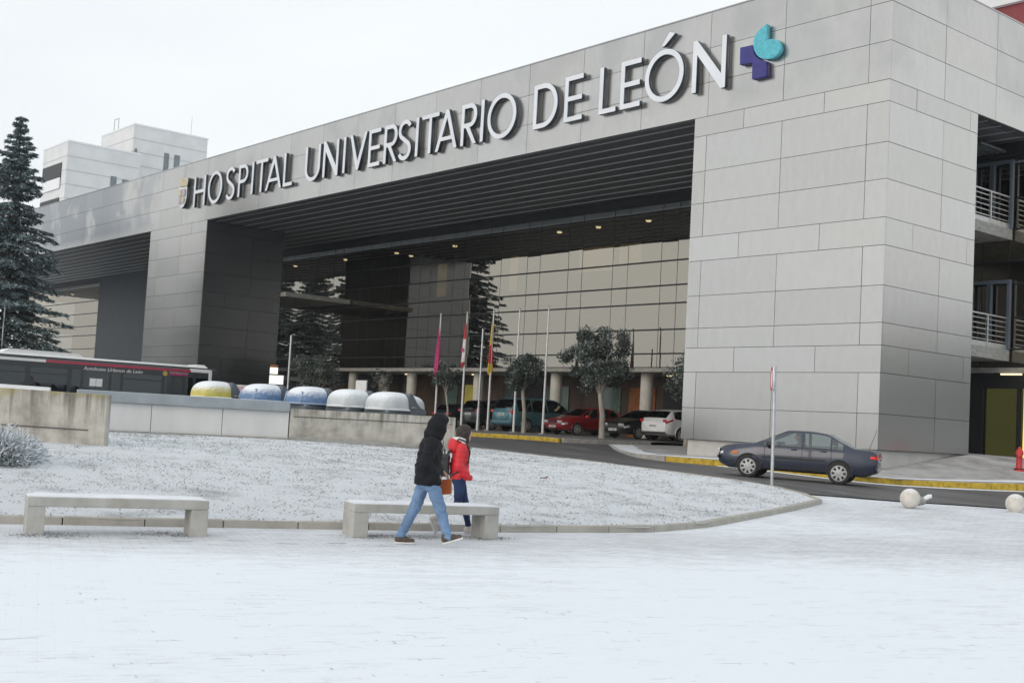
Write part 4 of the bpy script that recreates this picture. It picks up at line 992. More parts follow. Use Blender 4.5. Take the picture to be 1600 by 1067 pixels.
# street lamps
def street_lamp(loc, h, label, arm, name='street_lamp', head=True):
    t = thing(name, label, 'street lamp', loc, 0)
    mb = MB(); mb.tube([(0, 0, -.1), (0, 0, 1.2), (0, 0, 1.22), (0, 0, h)], [.085, .08, .055, .045], 12); mb.build('pole', M['steel'], t, smooth=40)
    mb = MB(); mb.lathe([(.10, .02), (.10, .5), (.06, .52)], 12, (0, 0, 0)); mb.build('base', M['steel'], t, smooth=40)
    if head:
        mb = MB(); mb.box(-.14+arm[0]*.2, .14+arm[0]*.2, -.32+arm[1]*.2, .32+arm[1]*.2, h, h+.09); mb.build('lamp_head', M['plastic'], t, bevel=.03)
    return t
street_lamp((-49.34,39.4,float(IZ(-49.34, 39.4)[0])), 5.3, 'grey steel lamp post between the red and white and the red and yellow flagpoles', (0, 1), head=False)
street_lamp((-54.7,31.2,GZ.at(-54.7, 31.2)), 4.65, 'slim grey lamp post rising behind the blue recycling containers', (1, 0), head=False)
street_lamp((-82.0,25.5,1.0), 7.0, 'grey lamp post above the bus roof by the conifer, double headed', (0, 1))
street_lamp((-52,22,.9), 7.5, 'tall lamp post behind the walls', (0, 1)) if False else None

# small signs behind the containers
def panel_sign(loc, rz, wd, hg, z, label, m, frame, cat='sign', post=True):
    t = thing('panel_sign', label, cat, loc, rz)
    mb = MB(); mb.box(-wd/2, wd/2, -.03, .03, z, z+hg); mb.build('panel', m, t, bevel=.01)
    mb = MB(); mb.box(-wd/2-.06, wd/2+.06, .031, .08, z-.06, z+hg+.06); mb.build('frame', frame, t)
    if post:
        for s in (-1, 1):
            mb = MB(); mb.box(s*wd*.42-.03, s*wd*.42+.03, .082, .14, -.1, z+hg); mb.build('post', M['steel'], t)
    return t
s1 = panel_sign((-55.9,36.4,1.2), R_(-38+90-52), 1.05, .62, 1.75, 'white notice board in a dark frame behind the white containers', M['white'], M['plastic'])
s2 = panel_sign((-59.9,31.42,1.0), R_(50), .62, .36, 1.55, 'small pinkish notice between the yellow and the blue container', M['flagwhite'], M['steel'])
for k in range(3):
    mb = MB(); mb.box(-.25, .25, -.036, -.032, 1.6+.1*k, 1.65+.1*k); mb.build('red_line', M['redpaint'], s2)
s3 = panel_sign((-62.2,34.7,1.1), R_(50), .8, .5, 2.1, 'glowing white advertising box at the foot of the dark porch wall', M['lampwhite'], M['plastic'])
mb = MB(); mb.box(-.40, .05, -.03, .03, 2.68, 3.05); mb.build('upper_panel', M['lampwhite'], s3)
mb = MB(); mb.box(-.40, .05, -.03, .03, 3.06, 3.2); mb.build('orange_header', M['orange'], s3)

# ------------------------------------------------------------------ recycling containers
IGP = [(-44.76,22.29),(-42.85,23.47),(-41.0,24.43),(-39.42,25.32),(-37.98,26.12)]
IGL = ['yellow recycling container with two round openings and a snowy lid', 'blue recycling container with a barred slot, next to the yellow one', 'blue recycling container with a barred slot, beside the white containers', 'white domed container next to the blue one, snow on its lid', 'white domed container at the right end of the row']
def container(i, loc, rz):
    kind = 'yellow' if i == 0 else 'blue' if i < 3 else 'white'
    t = thing('recycling_container', IGL[i], 'container', loc, rz, 'recycling containers behind the low wall')
    zc = 1.02
    mb = MB(); v = []
    for (hx, y0, y1, z) in ((.52, .25, 1.75, -.22), (.70, .08, 1.95, .98)):
        for x, y in ((-hx, y0), (hx, y0), (hx, y1), (-hx, y1)): v.append((x, y, z))
    mb.add(v, [(3, 2, 1, 0), (4, 5, 6, 7)]+[(k, (k+1) % 4, 4+(k+1) % 4, 4+k) for k in range(4)]); mb.build('body', M['ig_grey'], t, bevel=.08)
    lid = M['ig_'+kind]
    def dome(nm, cy, ry, rx, rz_, m, y0, y1):
        pr = [rbox((0, cy, zc), (rx, ry, rz_), .50, .02)]
        pr[0]['f'] = (lambda X, Y, Z, cy=cy, ry=ry, rx=rx, rz_=rz_: ((np.abs(X/rx)**3.6+np.abs((Y-cy)/ry)**2.7+np.abs((Z-zc)/rz_)**2.9)**(1/2.9)-1)*min(rx, ry, rz_))
        return sdf_mesh(nm, pr, .035, m, t, clip=lambda X, Y, Z: np.maximum(np.maximum(zc-Z, y0-Y), Y-y1))
    dome('lid', .80, .86, .76, .68, lid, -9, 1.12)
    rim = MB(); pts = []
    for k in range(25):
        a = math.pi*k/24; c, s = math.cos(a), math.sin(a)
        pts.append((.76*math.copysign(abs(c)**.74, c), .80-.88*abs(s)**.8, zc+.01))
    pts = [(.76, 1.12, zc+.01)]+pts+[(-.76, 1.12, zc+.01)]
    rim.tube(pts, .045, 8); rim.build('lid_rim', M['ig_rim'] if kind == 'blue' else lid, t, smooth=60)
    # grey hinge saddle: sweeps down behind the lid
    prof = [(1.125, zc+.66), (1.25, zc+.62), (1.38, zc+.50), (1.52, zc+.30), (1.70, zc+.14), (2.0, zc+.06), (2.0, zc-.12), (1.125, zc-.12)]
    mb = MB(); mb.prism(prof, -.73, .73, lambda a, b, h: (h, a, b)); mb.build('hinge_saddle', M['ig_grey'], t, bevel=.03)
    if kind == 'white': dome('rear_lid', 1.55, .66, .69, .60, lid, 1.20, 9)
    if kind == 'yellow':
        for x in (-.30, .25):
            mb = MB(); mb.lathe([(.0, -.012), (.115, -.01), (.13, .03), (.13, .14)], 18, (0, 0, 0), 'y'); o = mb.build('opening', M['black'], t, smooth=50); o.location = (x, .14, zc+.24); o.rotation_euler = (R_(-24), 0, 0)
    elif kind == 'blue':
        mb = MB(); mb.box(-.50, .46, -.03, .12, .0, .36); o = mb.build('slot', M['black'], t, bevel=.02); o.location = (0, .03, zc+.06); o.rotation_euler = (R_(-14), 0, 0)
        fr = MB(); fr.box(-.56, .52, -.045, -.032, .36, .41); fr.box(-.56, -.50, -.045, -.032, 0, .36); fr.box(.46, .52, -.045, -.032, 0, .36)
        o2 = fr.build('slot_frame', M['ig_blue'], t); o2.location = o.location; o2.rotation_euler = o.rotation_euler
        mb = MB()
        for k in range(13): mb.box(-.47+k*.073, -.44+k*.073, -.04, -.032, .02, .34)
        o3 = mb.build('slot_fringe', M['ig_rim'], t); o3.location = o.location; o3.rotation_euler = o.rotation_euler
    else:
        mb = MB(); mb.box(-.26, .26, -.04, .06, 0, .12); o = mb.build('handle', M['ig_grey'], t, bevel=.02); o.location = (-.05, -.02, zc+.03); o.rotation_euler = (R_(-12), 0, 0)
    mb = MB(); mb.tube([(.735, 1.25, zc+.12), (.80, 1.28, zc+.13), (.80, 1.42, zc+.13), (.735, 1.45, zc+.12)], .022, 8); mb.build('side_latch', M['alloy'], t, smooth=40)
    return t
for i, (x, y) in enumerate(IGP): container(i, (x, y-.8, GZ.at(x, y)+.10), R_(6))

# ------------------------------------------------------------------ city bus
BUS0 = (-62.0, 30.4); BUSL = 14.5
bd = Vector((-1.25, -10.6)).normalized(); brz = math.atan2(bd.y, bd.x)       # local x runs from the visible end towards the left edge
bus = thing('city_bus', 'black and crimson articulated city bus standing behind the low walls, snow on its roof', 'bus', (*BUS0, .86), brz)
BW, BH = 2.5, 2.95
mb = MB()
sec = [(-BW/2+.05, .32), (BW/2-.05, .32), (BW/2, .5), (BW/2, 2.55), (BW/2-.05, 2.78), (BW/2-.25, 2.9), (-BW/2+.25, 2.9), (-BW/2+.05, 2.78), (-BW/2, 2.55), (-BW/2, .5)]
mb.prism(sec, 0, BUSL, lambda a, b, h: (h, a, b)); mb.build('body', M['busdark'], bus, bevel=.03)
# the side facing the camera is local +y
sy_ = BW/2
wn = MB()
def side_panel(nm, x0, x1, z0, z1, m, t=.012, bevel=0):
    mb = MB(); mb.box(x0, x1, sy_-.01, sy_+t, z0, z1); return mb.build(nm, m, bus, bevel=bevel)
wx = [(.35,1.15),(1.3,1.75),(1.9,2.35),(2.5,2.8),(3.0,5.0),(5.15,5.6),(5.75,7.0),(7.15,7.6),(7.8,9.6),(9.85,11.7),(11.9,13.6)]
for x0, x1 in wx:
    o = side_panel('window', x0, x1, 1.0, 2.32, M['busglass'], .008)
mb = MB()
for x0, x1 in wx:
    if x1-x0 > 1.5: mb.box(x0, x1, sy_+.009, sy_+.014, 2.02, 2.06)
mb.build('window_bar', M['plastic'], bus)
mb = MB(); rr = random.Random(3)
for x0, x1 in wx:
    for k in range(max(1, int((x1-x0)/.5))):
        a = x0+.08+k*.5+rr.uniform(0, .15)
        if rr.random() < .75: mb.box(a, a+rr.uniform(.12, .3), sy_-.012, sy_-.004, 1.05, rr.uniform(1.4, 2.0))
mb.build('seat_back', mat('bus_seat_cloth', (.16, .19, .22), .7), bus)
side_panel('roof_stripe', 1.45, 8.9, 2.60, 2.74, M['busred'], .016)
side_panel('roof_edge', 8.9, BUSL, 2.60, 2.74, M['buswhite'], .016)
mb = MB(); mb.box(.28, 1.5, -BW/2+.02, sy_+.016, 2.62, 2.80); mb.box(.28, .46, sy_-.02, sy_+.02, .5, 2.7); mb.build('end_frame', M['buswhite'], bus, bevel=.04)
mb = MB(); mb.prism([(-1.1, 2.88), (1.1, 2.88), (1.05, 2.96), (.8, 2.99), (-.8, 2.99), (-1.05, 2.96)], .5, BUSL-.1, lambda a, b, h: (h, a, b)); mb.build('roof', M['buswhite'], bus)
mb = MB(); mb.prism([(6.85, 2.9), (7.25, 3.16), (10.6, 3.18), (11.1, 2.9)], -.95, .95, lambda a, b, h: (a, h, b)); mb.build('air_conditioner', M['buswhite'], bus, bevel=.06)
mb = MB(); mb.box(.55, 1.05, -.6, .9, 2.9, 3.06); mb.build('roof_hatch', M['buswhite'], bus, bevel=.03)
side_panel('poster', 6.05, 6.36, 1.55, 1.95, M['white'], .02); side_panel('poster', 6.38, 6.69, 1.55, 1.95, M['white'], .02)
side_panel('pink_strip', 1.62, 2.62, 2.40, 2.48, M['flagpink'], .018)
mb = MB(); mb.lathe([(0, 0), (.13, .001), (.13, .02), (0, .022)], 18, (0, 0, 0), 'y'); o = mb.build('badge', M['gold'], bus, smooth=40); o.location = (2.83, sy_, 2.46)
tx = text_mesh('lettering', 'Autobuses Urbanos de León', .26, M['white'], bus, .28); tx.matrix_local = Matrix(((-1, 0, 0, 7.05), (0, 0, 1, sy_+.02), (0, 1, 0, 2.36), (0, 0, 0, 1)))
tx2 = text_mesh('lettering', 'AYUNTAMIENTO DE LEÓN', .085, M['white'], bus); tx2.matrix_local = Matrix(((-1, 0, 0, 2.62), (0, 0, 1, sy_+.024), (0, 1, 0, 2.5), (0, 0, 0, 1)))
for x in (2.6, 8.6, 12.4):
    for s in (-1, 1):
        mb = MB(); mb.lathe([(.25, -.14), (.44, -.13), (.46, -.08), (.46, .08), (.44, .13), (.25, .14), (.12, .10), (0, .10)], 24, (0, 0, 0), 'y'); o = mb.build('wheel', M['black'], bus, smooth=40); o.location = (x, s*1.13, .46)
for y in (-.95, .95):
    mb = MB(); mb.box(-.03, .01, y-.1, y+.1, .8, 1.25); mb.build('tail_lamp', M['redlens'], bus, bevel=.01)
mb = MB(); mb.box(-.02, .01, -1.05, 1.05, 1.45, 2.4); mb.build('end_window', M['darkglass'], bus)
# ================================================================== CARS
def interp(P, x): return np.interp(x, [p[0] for p in P], [p[1] for p in P])
def smooth_profile(P, x, r):
    return (interp(P, x-r)+2*interp(P, x-r/2)+2*interp(P, x)+2*interp(P, x+r/2)+interp(P, x+r))/8
def make_car(t, C):
    """lofted shell: 13 rows from the sill over the shoulder and greenhouse to the roof line; glazed cells become panes"""
    L, W = C['L'], C['W']/2
    marks = sorted(set([v for r in C['side']+[C['ws'], C['rw']] for v in r]))
    xs = sorted(set(np.round(list(np.linspace(0, L, 46))+marks+[.02, .06, .12, L-.12, L-.06, L-.02], 4)))
    xs = [x for x in xs if all(abs(x-m_) > .02 or x == m_ for m_ in marks)]
    def row(x):
        zt = smooth_profile(C['top'], x, .07); zb = smooth_profile(C['bot'], x, .05); zl = min(smooth_profile(C['belt'], x, .06), zt-.03)
        w_ = W*interp(C['plan'], x/L)
        h = zt-zl; wt = max(w_*.955-.36*h, .3*w_)
        zm = zb+.52*(zl-zb)
        g = lambda s: (w_*.955+(wt-w_*.955)*s+.012*math.sin(math.pi*s)*min(1, h*3), zl+(zt-.05*min(1, h*4)-zl)*s)
        P = [(0, zb), (.78*w_, zb), (.95*w_, zb+.05), (w_*.985, zb+.16), (w_*1.003, zm), (w_*.995, zl-.10), (w_*.965, zl-.015), g(.03), g(.5), g(.94), (wt*.955, zt-.022*min(1, h*4)), (wt*.55, zt-.002), (0, zt)]
        return P
    ring = []
    for x in xs:
        P = row(x); ring.append([(x, y, z) for y, z in P]+[(x, -y, z) for y, z in P[-2:0:-1]])
    n = len(ring[0])
    rowof = lambda k: k if k < 12 else 23-k            # quad k sits between rows rowof and rowof+1
    parts = {'body': ([], []), 'windscreen': ([], []), 'rear_window': ([], []), 'side_window': ([], []), 'side_window2': ([], [])}
    flat = [p for r in ring for p in r]
    body = MB(); body.v = [tuple(p) for p in flat]; glass = {}
    for i in range(len(xs)-1):
        xm = (xs[i]+xs[i+1])/2
        for k in range(n):
            q = (i*n+k, i*n+(k+1) % n, (i+1)*n+(k+1) % n, (i+1)*n+k); rk = rowof(k); s = 1 if k < 12 else -1; key = None
            if rk in (7, 8):
                for r in C['side']:
                    if r[0] <= xm <= r[1] and interp(C['top'], xm)-interp(C['belt'], xm) > .10: key = ('side_window', r, s)
            if rk in (10, 11):
                if C['ws'][0] <= xm <= C['ws'][1]: key = ('windscreen', 0, 0)
                if C['rw'][0] <= xm <= C['rw'][1]: key = ('rear_window', 0, 0)
            if key: glass.setdefault(key, []).append(q)
            else: body.f.append(q); body.m.append(0); body.t.append((1, 1, 1))
    for r, flip in ((0, True), (len(xs)-1, False)):
        # rounded end: an inset ring pushed outwards, then a cap
        pts = ring[r]; cx = pts[0][0]+(-.03 if flip else .03); zc = (min(p[2] for p in pts)+max(p[2] for p in pts))/2
        b = len(body.v); body.v += [(cx, p[1]*.93, zc+(p[2]-zc)*.88) for p in pts]
        for k in range(n):
            q = (r*n+k, r*n+(k+1) % n, b+(k+1) % n, b+k); body.f.append(q); body.m.append(0); body.t.append((1, 1, 1))
        body.f.append(tuple(b+k for k in range(n))); body.m.append(0); body.t.append((1, 1, 1))
    body.build('body', C['paint'], t, smooth=38)
    for (nm, r, s), qs in glass.items():
        ids = sorted(set(i for q in qs for i in q)); mp = {v: i for i, v in enumerate(ids)}
        g = MB(); g.add([flat[i] for i in ids], [tuple(mp[i] for i in q) for q in qs]); g.build(nm, C.get('rearglass', C['glass']) if (nm == 'rear_window' or (nm == 'side_window' and r == C['side'][0])) else C['glass'], t, smooth=60)
    def surf(x, r, s, off):
        def pt(xx, rr):
            P = row(xx); i = min(int(rr), 11); f_ = rr-i; return np.array([xx, s*(P[i][0]*(1-f_)+P[i+1][0]*f_), P[i][1]*(1-f_)+P[i+1][1]*f_])
        p = pt(x, r); dx = pt(min(x+.02, L), r)-pt(max(x-.02, 0), r); dr = pt(x, min(r+.1, 12))-pt(x, max(r-.1, 0)); nn = np.cross(dx, dr)*s
        nn = nn/max(np.linalg.norm(nn), 1e-9)
        if nn[1]*s < 0 and r < 10: nn = -nn
        return p+nn*off
    def patch(nm, m, x0, x1, r0, r1, off=.008, sides=(1, -1), nx=6, nr=4, parent=None):
        for s in sides:
            mb = MB(); vs = [surf(x, r, s, off*(.2 if i in (0, nx) or j in (0, nr) else 1)) for i, x in enumerate(np.linspace(x0, x1, nx+1)) for j, r in enumerate(np.linspace(r0, r1, nr+1))]
            mb.add(vs, [(i*(nr+1)+j, (i+1)*(nr+1)+j, (i+1)*(nr+1)+j+1, i*(nr+1)+j+1) for i in range(nx) for j in range(nr)]); mb.build(nm, m, parent or t, smooth=180)
    R = C['wheel']
    for x in C['axles']:
        for s in (-1, 1):
            yo = W*interp(C['plan'], x/L)
            mb = MB(); ar = R*1.16; k = 22; zb = interp(C['bot'], x)
            a0 = math.asin(max(-.95, min(.95, (zb+.0-R)/ar)))
            pts = [(ar*math.cos(a0+(math.pi-2*a0)*i/k), R+ar*math.sin(a0+(math.pi-2*a0)*i/k)) for i in range(k+1)]
            mb.prism(pts, yo-.2, yo*1.004+.003, lambda a, b, h, x=x, s=s: (x+a, s*h, b)); mb.build('wheel_arch', M['black'], t)
            mb = MB(); mb.tube([(x+a*1.03, s*(yo*1.0), R+(b-R)*1.03) for a, b in pts], .018, 6); mb.build('arch_lip', C['paint'], t, smooth=60)
            mb = MB(); mb.lathe([(.0, -.17), (R*.7, -.17), (R*.94, -.16), (R, -.12), (R, -.03), (R*.95, .012), (R*.70, .018), (R*.66, .0), (0, .0)], 30, (0, 0, 0), 'y')
            wh = mb.build('wheel', M['black'], t, smooth=40); wh.location = (x, s*(yo*1.0+.006), R); wh.rotation_euler = (0, 0, 0 if s > 0 else math.pi)
            mb = MB(); rr_ = R*.74
            mb.lathe([(rr_, .004), (rr_, .016), (rr_*.9, .022), (rr_*.86, .012), (rr_*.30, .022), (rr_*.24, .034), (0, .036)], 30, (0, 0, 0), 'y')
            rim = mb.build('rim', M['alloy'], wh, smooth=30)
            mb = MB(); ns = C.get('slots', 8)
            for j in range(ns):
                a = 2*math.pi*j/ns; c_, s_ = math.cos(a), math.sin(a)
                v = [(c_*r_-s_*u, y_, s_*r_+c_*u) for y_ in (.013, .0225) for r_, u in ((rr_*.50, -rr_*.10), (rr_*.83, -rr_*.17), (rr_*.83, rr_*.17), (rr_*.50, rr_*.10))]
                mb.add(v, [(0, 1, 2, 3), (7, 6, 5, 4)]+[(i, (i+1) % 4, 4+(i+1) % 4, 4+i) for i in range(4)])
            mb.build('rim_slot', M['black'], wh)
    for a in C['seams']:
        pts = [surf(a, r, 1, .0035) for r in np.linspace(2.4, 6.9, 9)]
        for s in (1, -1):
            mb = MB(); mb.tube([(p[0], p[1]*s, p[2]) for p in pts], .0065, 5); mb.build('door_gap', M['black'], t)
    for hx in C['handles']:
        patch('door_handle', M['plastic'], hx, hx+.17, 5.25, 5.75, .022, nx=4, nr=3)
    patch('side_moulding', C.get('mould', C['paint']), C['axles'][0]+R*1.25, C['axles'][1]-R*1.25, 4.0, 4.28, .016, nx=14, nr=3)
    patch('sill', M['plastic'], C['axles'][0]+R*1.2, C['axles'][1]-R*1.2, 1.6, 2.6, .006, nx=8, nr=3)
    if C.get('belt_trim', True): patch('belt_trim', M['plastic'], C['side'][0][0], C['side'][-1][1]-.1, 6.75, 7.05, .006, nx=14, nr=2)
    (tl0, tl1, th) = C['tail']; patch('tail_lamp', C.get('tailm', M['redlens']), tl0, tl1, th[0], th[1], .014, nx=6, nr=4)
    (hl0, hl1, hh) = C['head']; patch('headlamp', M['headlens'], hl0, hl1, hh[0], hh[1], .012, nx=6, nr=4)
    for s in (-1, 1):
        mb = MB(); mb.box(.0, .03, -.11, .11, -.07, .07); lt = mb.build('tail_lamp', C.get('tailm', M['redlens']), t, bevel=.012); lt.location = (-.038+C.get('tlx', 0), s*W*C.get('tly', .74), C['tailz'])
        mb = MB(); mb.box(-.03, .02, -.17, .17, -.06, .06); lt = mb.build('headlamp', M['headlens'], t, bevel=.015); lt.location = (L+.018, s*W*.62, C['headz'])
        mb = MB(); mb.box(-.09, .07, -.10, .10, -.065, .065); mr = mb.build('door_mirror', C.get('mirror', M['plastic']), t, bevel=.03); xm = C['side'][-1][1]-.16; P = row(xm); mr.location = (xm, s*(P[7][0]+.10), P[7][1]+.06)
    for z, x, nm in ((C['platez'], -.036, 'number_plate'), (.42, L+.036, 'number_plate')):
        mb = MB(); mb.box(-.01, .008, -.26, .26, -.055, .055); o = mb.build(nm, M['plate'], t, bevel=.004); o.location = (x, 0, z)
        mb = MB(); rr2 = random.Random(int(L*1000))
        for k in range(7):
            y = -.20+k*.062; mb.box(-.013 if x < 0 else .0085, -.0105 if x < 0 else .011, y, y+.036, -.032, .032)
        o2 = mb.build('plate_mark', M['plastic'], o)
    mb = MB(); mb.box(-.02, .03, -.34, .34, -.055, .055); o = mb.build('grille', M['plastic'], t, bevel=.012); o.location = (L+.02, 0, C['headz']-.02)
    mb = MB(); mb.box(-.035, .02, -W*.86, W*.86, -.05, .05); o = mb.build('rear_bumper', C.get('bumper', M['plastic']), t, bevel=.02); o.location = (-.015, 0, C.get('bumpz', .48))
    mb = MB(); mb.box(-.02, .035, -W*.84, W*.84, -.045, .045); o = mb.build('front_bumper', C.get('bumper', M['plastic']), t, bevel=.02); o.location = (L+.012, 0, .52)
    # seats, seen through the glass
    for xs_ in C['seats']:
        for s in (-1, 1):
            mb = MB(); zt = interp(C['belt'], xs_); mb.box(xs_-.06, xs_+.06, s*.36-.22, s*.36+.22, .5, zt+.10); mb.box(xs_-.05, xs_+.04, s*.36-.12, s*.36+.12, zt+.12, zt+.30); mb.build('seat', M['seat'], t, bevel=.04)
    return t
PLAN = [(0, .84), (.02, .90), (.07, .965), (.2, 1), (.75, 1), (.9, .97), (.96, .90), (.985, .83), (1, .74)]
CAR = {
 'sedan': dict(L=4.28, W=1.72, top=[(0,.90),(.04,.96),(.12,.985),(.6,1.0),(1.32,1.36),(1.75,1.405),(2.4,1.39),(3.25,.975),(3.8,.915),(4.12,.85),(4.24,.79),(4.28,.74)], belt=[(0,.84),(.8,.92),(3.2,.90),(4.28,.68)], bot=[(0,.36),(.3,.24),(4.0,.22),(4.28,.34)], plan=PLAN,
   side=[(.88,1.18),(1.22,1.92),(2.0,3.02)], ws=(2.45,3.2), rw=(.64,1.27), axles=(.95,3.42), wheel=.30, seams=(1.18,1.96,2.98), handles=(1.3,2.1), tail=(-.0,.15,(5.0,5.8)), head=(4.16,4.27,(5.0,5.9)), tailz=.80, headz=.68, platez=.73, seats=(1.2,2.1)),
 'minivan': dict(L=4.7, W=1.88, top=[(0,.95),(.05,1.12),(.38,1.68),(1,1.745),(2.7,1.74),(3.15,1.66),(3.95,1.12),(4.45,.92),(4.64,.76),(4.7,.62)], belt=[(0,.94),(.3,1.02),(3.9,1.0),(4.7,.62)], bot=[(0,.36),(.3,.26),(4.4,.24),(4.7,.36)], plan=PLAN,
   side=[(.42,1.30),(1.38,2.30),(2.40,3.62)], ws=(3.2,3.9), rw=(.08,.37), axles=(.95,3.85), wheel=.33, seams=(1.34,2.36,3.5), handles=(1.45,2.5), tail=(.0,.22,(5.2,8.3)), head=(4.45,4.68,(4.7,5.8)), tailz=1.02, headz=.72, platez=.86, seats=(1.2,2.4), tly=.83, tlx=.02),
 'hatch': dict(L=4.25, W=1.75, top=[(0,.85),(.05,1.0),(.55,1.36),(1.2,1.44),(2.2,1.43),(2.35,1.40),(3.15,.98),(3.95,.84),(4.18,.74),(4.25,.62)], belt=[(0,.84),(.5,.93),(3.1,.90),(4.25,.6)], bot=[(0,.36),(.3,.24),(4,.22),(4.25,.34)], plan=PLAN,
   side=[(.62,1.15),(1.22,1.85),(1.95,2.92)], ws=(2.42,3.1), rw=(.10,.52), axles=(.82,3.36), wheel=.31, seams=(1.18,1.9,2.9), handles=(1.25,2.05), tail=(.0,.22,(5.0,6.4)), head=(3.95,4.24,(4.8,5.9)), tailz=.82, headz=.66, platez=.72, seats=(1.2,2.1), slots=6),
 'wagon': dict(L=4.6, W=1.82, top=[(0,.92),(.05,1.05),(.45,1.44),(1.2,1.52),(2.5,1.50),(2.62,1.47),(3.5,1.03),(4.3,.86),(4.54,.74),(4.6,.62)], belt=[(0,.90),(.4,1.06),(1.2,.99),(3.4,.94),(4.6,.6)], bot=[(0,.36),(.3,.26),(4.3,.24),(4.6,.36)], plan=PLAN,
   side=[(.55,1.22),(1.30,2.15),(2.25,3.28)], ws=(2.7,3.4), rw=(.10,.44), axles=(.92,3.62), wheel=.325, seams=(1.26,2.2,3.2), handles=(1.38,2.35), tail=(.0,.42,(5.1,6.4)), head=(4.2,4.58,(4.8,5.9)), tailz=.96, headz=.70, platez=.72, seats=(1.4,2.4), slots=5, tly=.80),
 'suv': dict(L=4.55, W=1.84, top=[(0,.98),(.05,1.12),(.35,1.60),(1,1.68),(2.5,1.66),(2.7,1.60),(3.35,1.12),(4.25,1.0),(4.5,.86),(4.55,.7)], belt=[(0,.95),(.3,1.06),(3.3,1.05),(4.55,.7)], bot=[(0,.42),(.3,.34),(4.3,.32),(4.55,.42)], plan=PLAN,
   side=[(.42,1.15),(1.25,2.05),(2.15,3.1)], ws=(2.75,3.3), rw=(.08,.34), axles=(.92,3.58), wheel=.36, seams=(1.2,2.1,3.05), handles=(1.3,2.25), tail=(.0,.18,(5.2,7.0)), head=(4.3,4.53,(4.9,5.9)), tailz=1.05, headz=.85, platez=.86, seats=(1.3,2.3), tly=.83),
}
def place_car(name, label, kind, px, py, heading, rear_at=True, **kw):
    """px, py: the rear end (or the nose when rear_at is False) on the ground"""
    C = dict(CAR[kind]); C.update(kw); L = C['L']; d = Vector((math.cos(heading), math.sin(heading)))
    o_ = Vector((px, py)) if rear_at else Vector((px, py))-d*L
    zf = C.pop('zf'); mid = o_+d*L/2
    za = zf(*(o_+d*C['axles'][0]))[0]; zb_ = zf(*(o_+d*C['axles'][1]))[0]
    t = thing(name, label, 'car', (o_.x, o_.y, za-C['axles'][0]*(zb_-za)/(C['axles'][1]-C['axles'][0])), 0, C.pop('grp', None))
    t.rotation_euler = (0, -math.atan2(zb_-za, C['axles'][1]-C['axles'][0]), heading)
    return make_car(t, C)
RZ = lambda x, y: GZ(x, y)+.03
hd = math.atan2(26.97-28.16, -21.83+19.65)
rw_ = Vector((-19.68, 28.2))+Vector((-math.sin(hd), math.cos(hd)))*(-.84)     # middle of the rear axle
dv = Vector((math.cos(hd), math.sin(hd)))
rw_ += Vector((.065, .076))*1.2; o_ = rw_-dv*.95
sedan = place_car('saloon_car', 'navy grey saloon car driving along the road past the corner pillar, brake lamps lit', 'sedan', o_.x, o_.y, hd, True, zf=RZ, paint=M['p_navy'], glass=M['carglass'], tailm=M['redlit'], bumper=M['p_navy'], mould=M['plastic'])
for s in (-1, 1):
    mb = MB(); mb.box(0, .16, -.004, .004, -.035, .035); o = mb.build('side_indicator', M['amber'], sedan, bevel=.004); o.location = (3.72, s*.862, .66)
mb = MB(); mb.tube([(.25, .3, .96), (.05, .33, 1.55)], .006, 5); mb.build('aerial', M['plastic'], sedan)
H1 = math.pi/2
PG = 'cars parked in front of the columns'
pz = lambda x, y: IZ(x, y)
place_car('parked_car', 'white estate car parked tail out beside the corner pillar', 'wagon', -39.3, 41.9, H1, True, zf=pz, paint=M['p_white'], glass=M['darkglass'], mirror=M['p_white'], grp=PG, bumper=M['plastic'], bumpz=.40)
place_car('parked_car', 'black hatchback parked nose out between the red car and the white estate', 'hatch', -41.75, 41.7, -H1, False, zf=pz, paint=M['p_black'], glass=M['darkglass'], grp=PG)
rc = place_car('parked_car', 'red hatchback parked nose out behind the bare flagpoles', 'hatch', -45.75, 41.4, -H1-R_(4), False, zf=pz, paint=M['p_red'], glass=M['carglass'], mirror=M['redpaint'], bumper=M['p_red'], grp=PG)
van = place_car('parked_car', 'teal minivan parked tail out behind the flagpoles', 'minivan', -50.45, 41.9, H1-R_(2), True, zf=pz, paint=M['p_teal'], glass=M['darkglass'], bumper=M['p_teal'], grp=PG)
van.scale = (1.05, 1.05, 1.06)
place_car('parked_car', 'charcoal off-roader parked tail out left of the teal minivan', 'suv', -53.35, 41.9, H1, True, zf=pz, paint=M['p_dark'], glass=M['darkglass'], grp=PG)
place_car('parked_car', 'dark hatchback at the left end of the parked row, half hidden by the wall', 'hatch', -56.9, 42.6, H1, True, zf=pz, paint=M['p_dark'], glass=M['darkglass'], grp=PG)
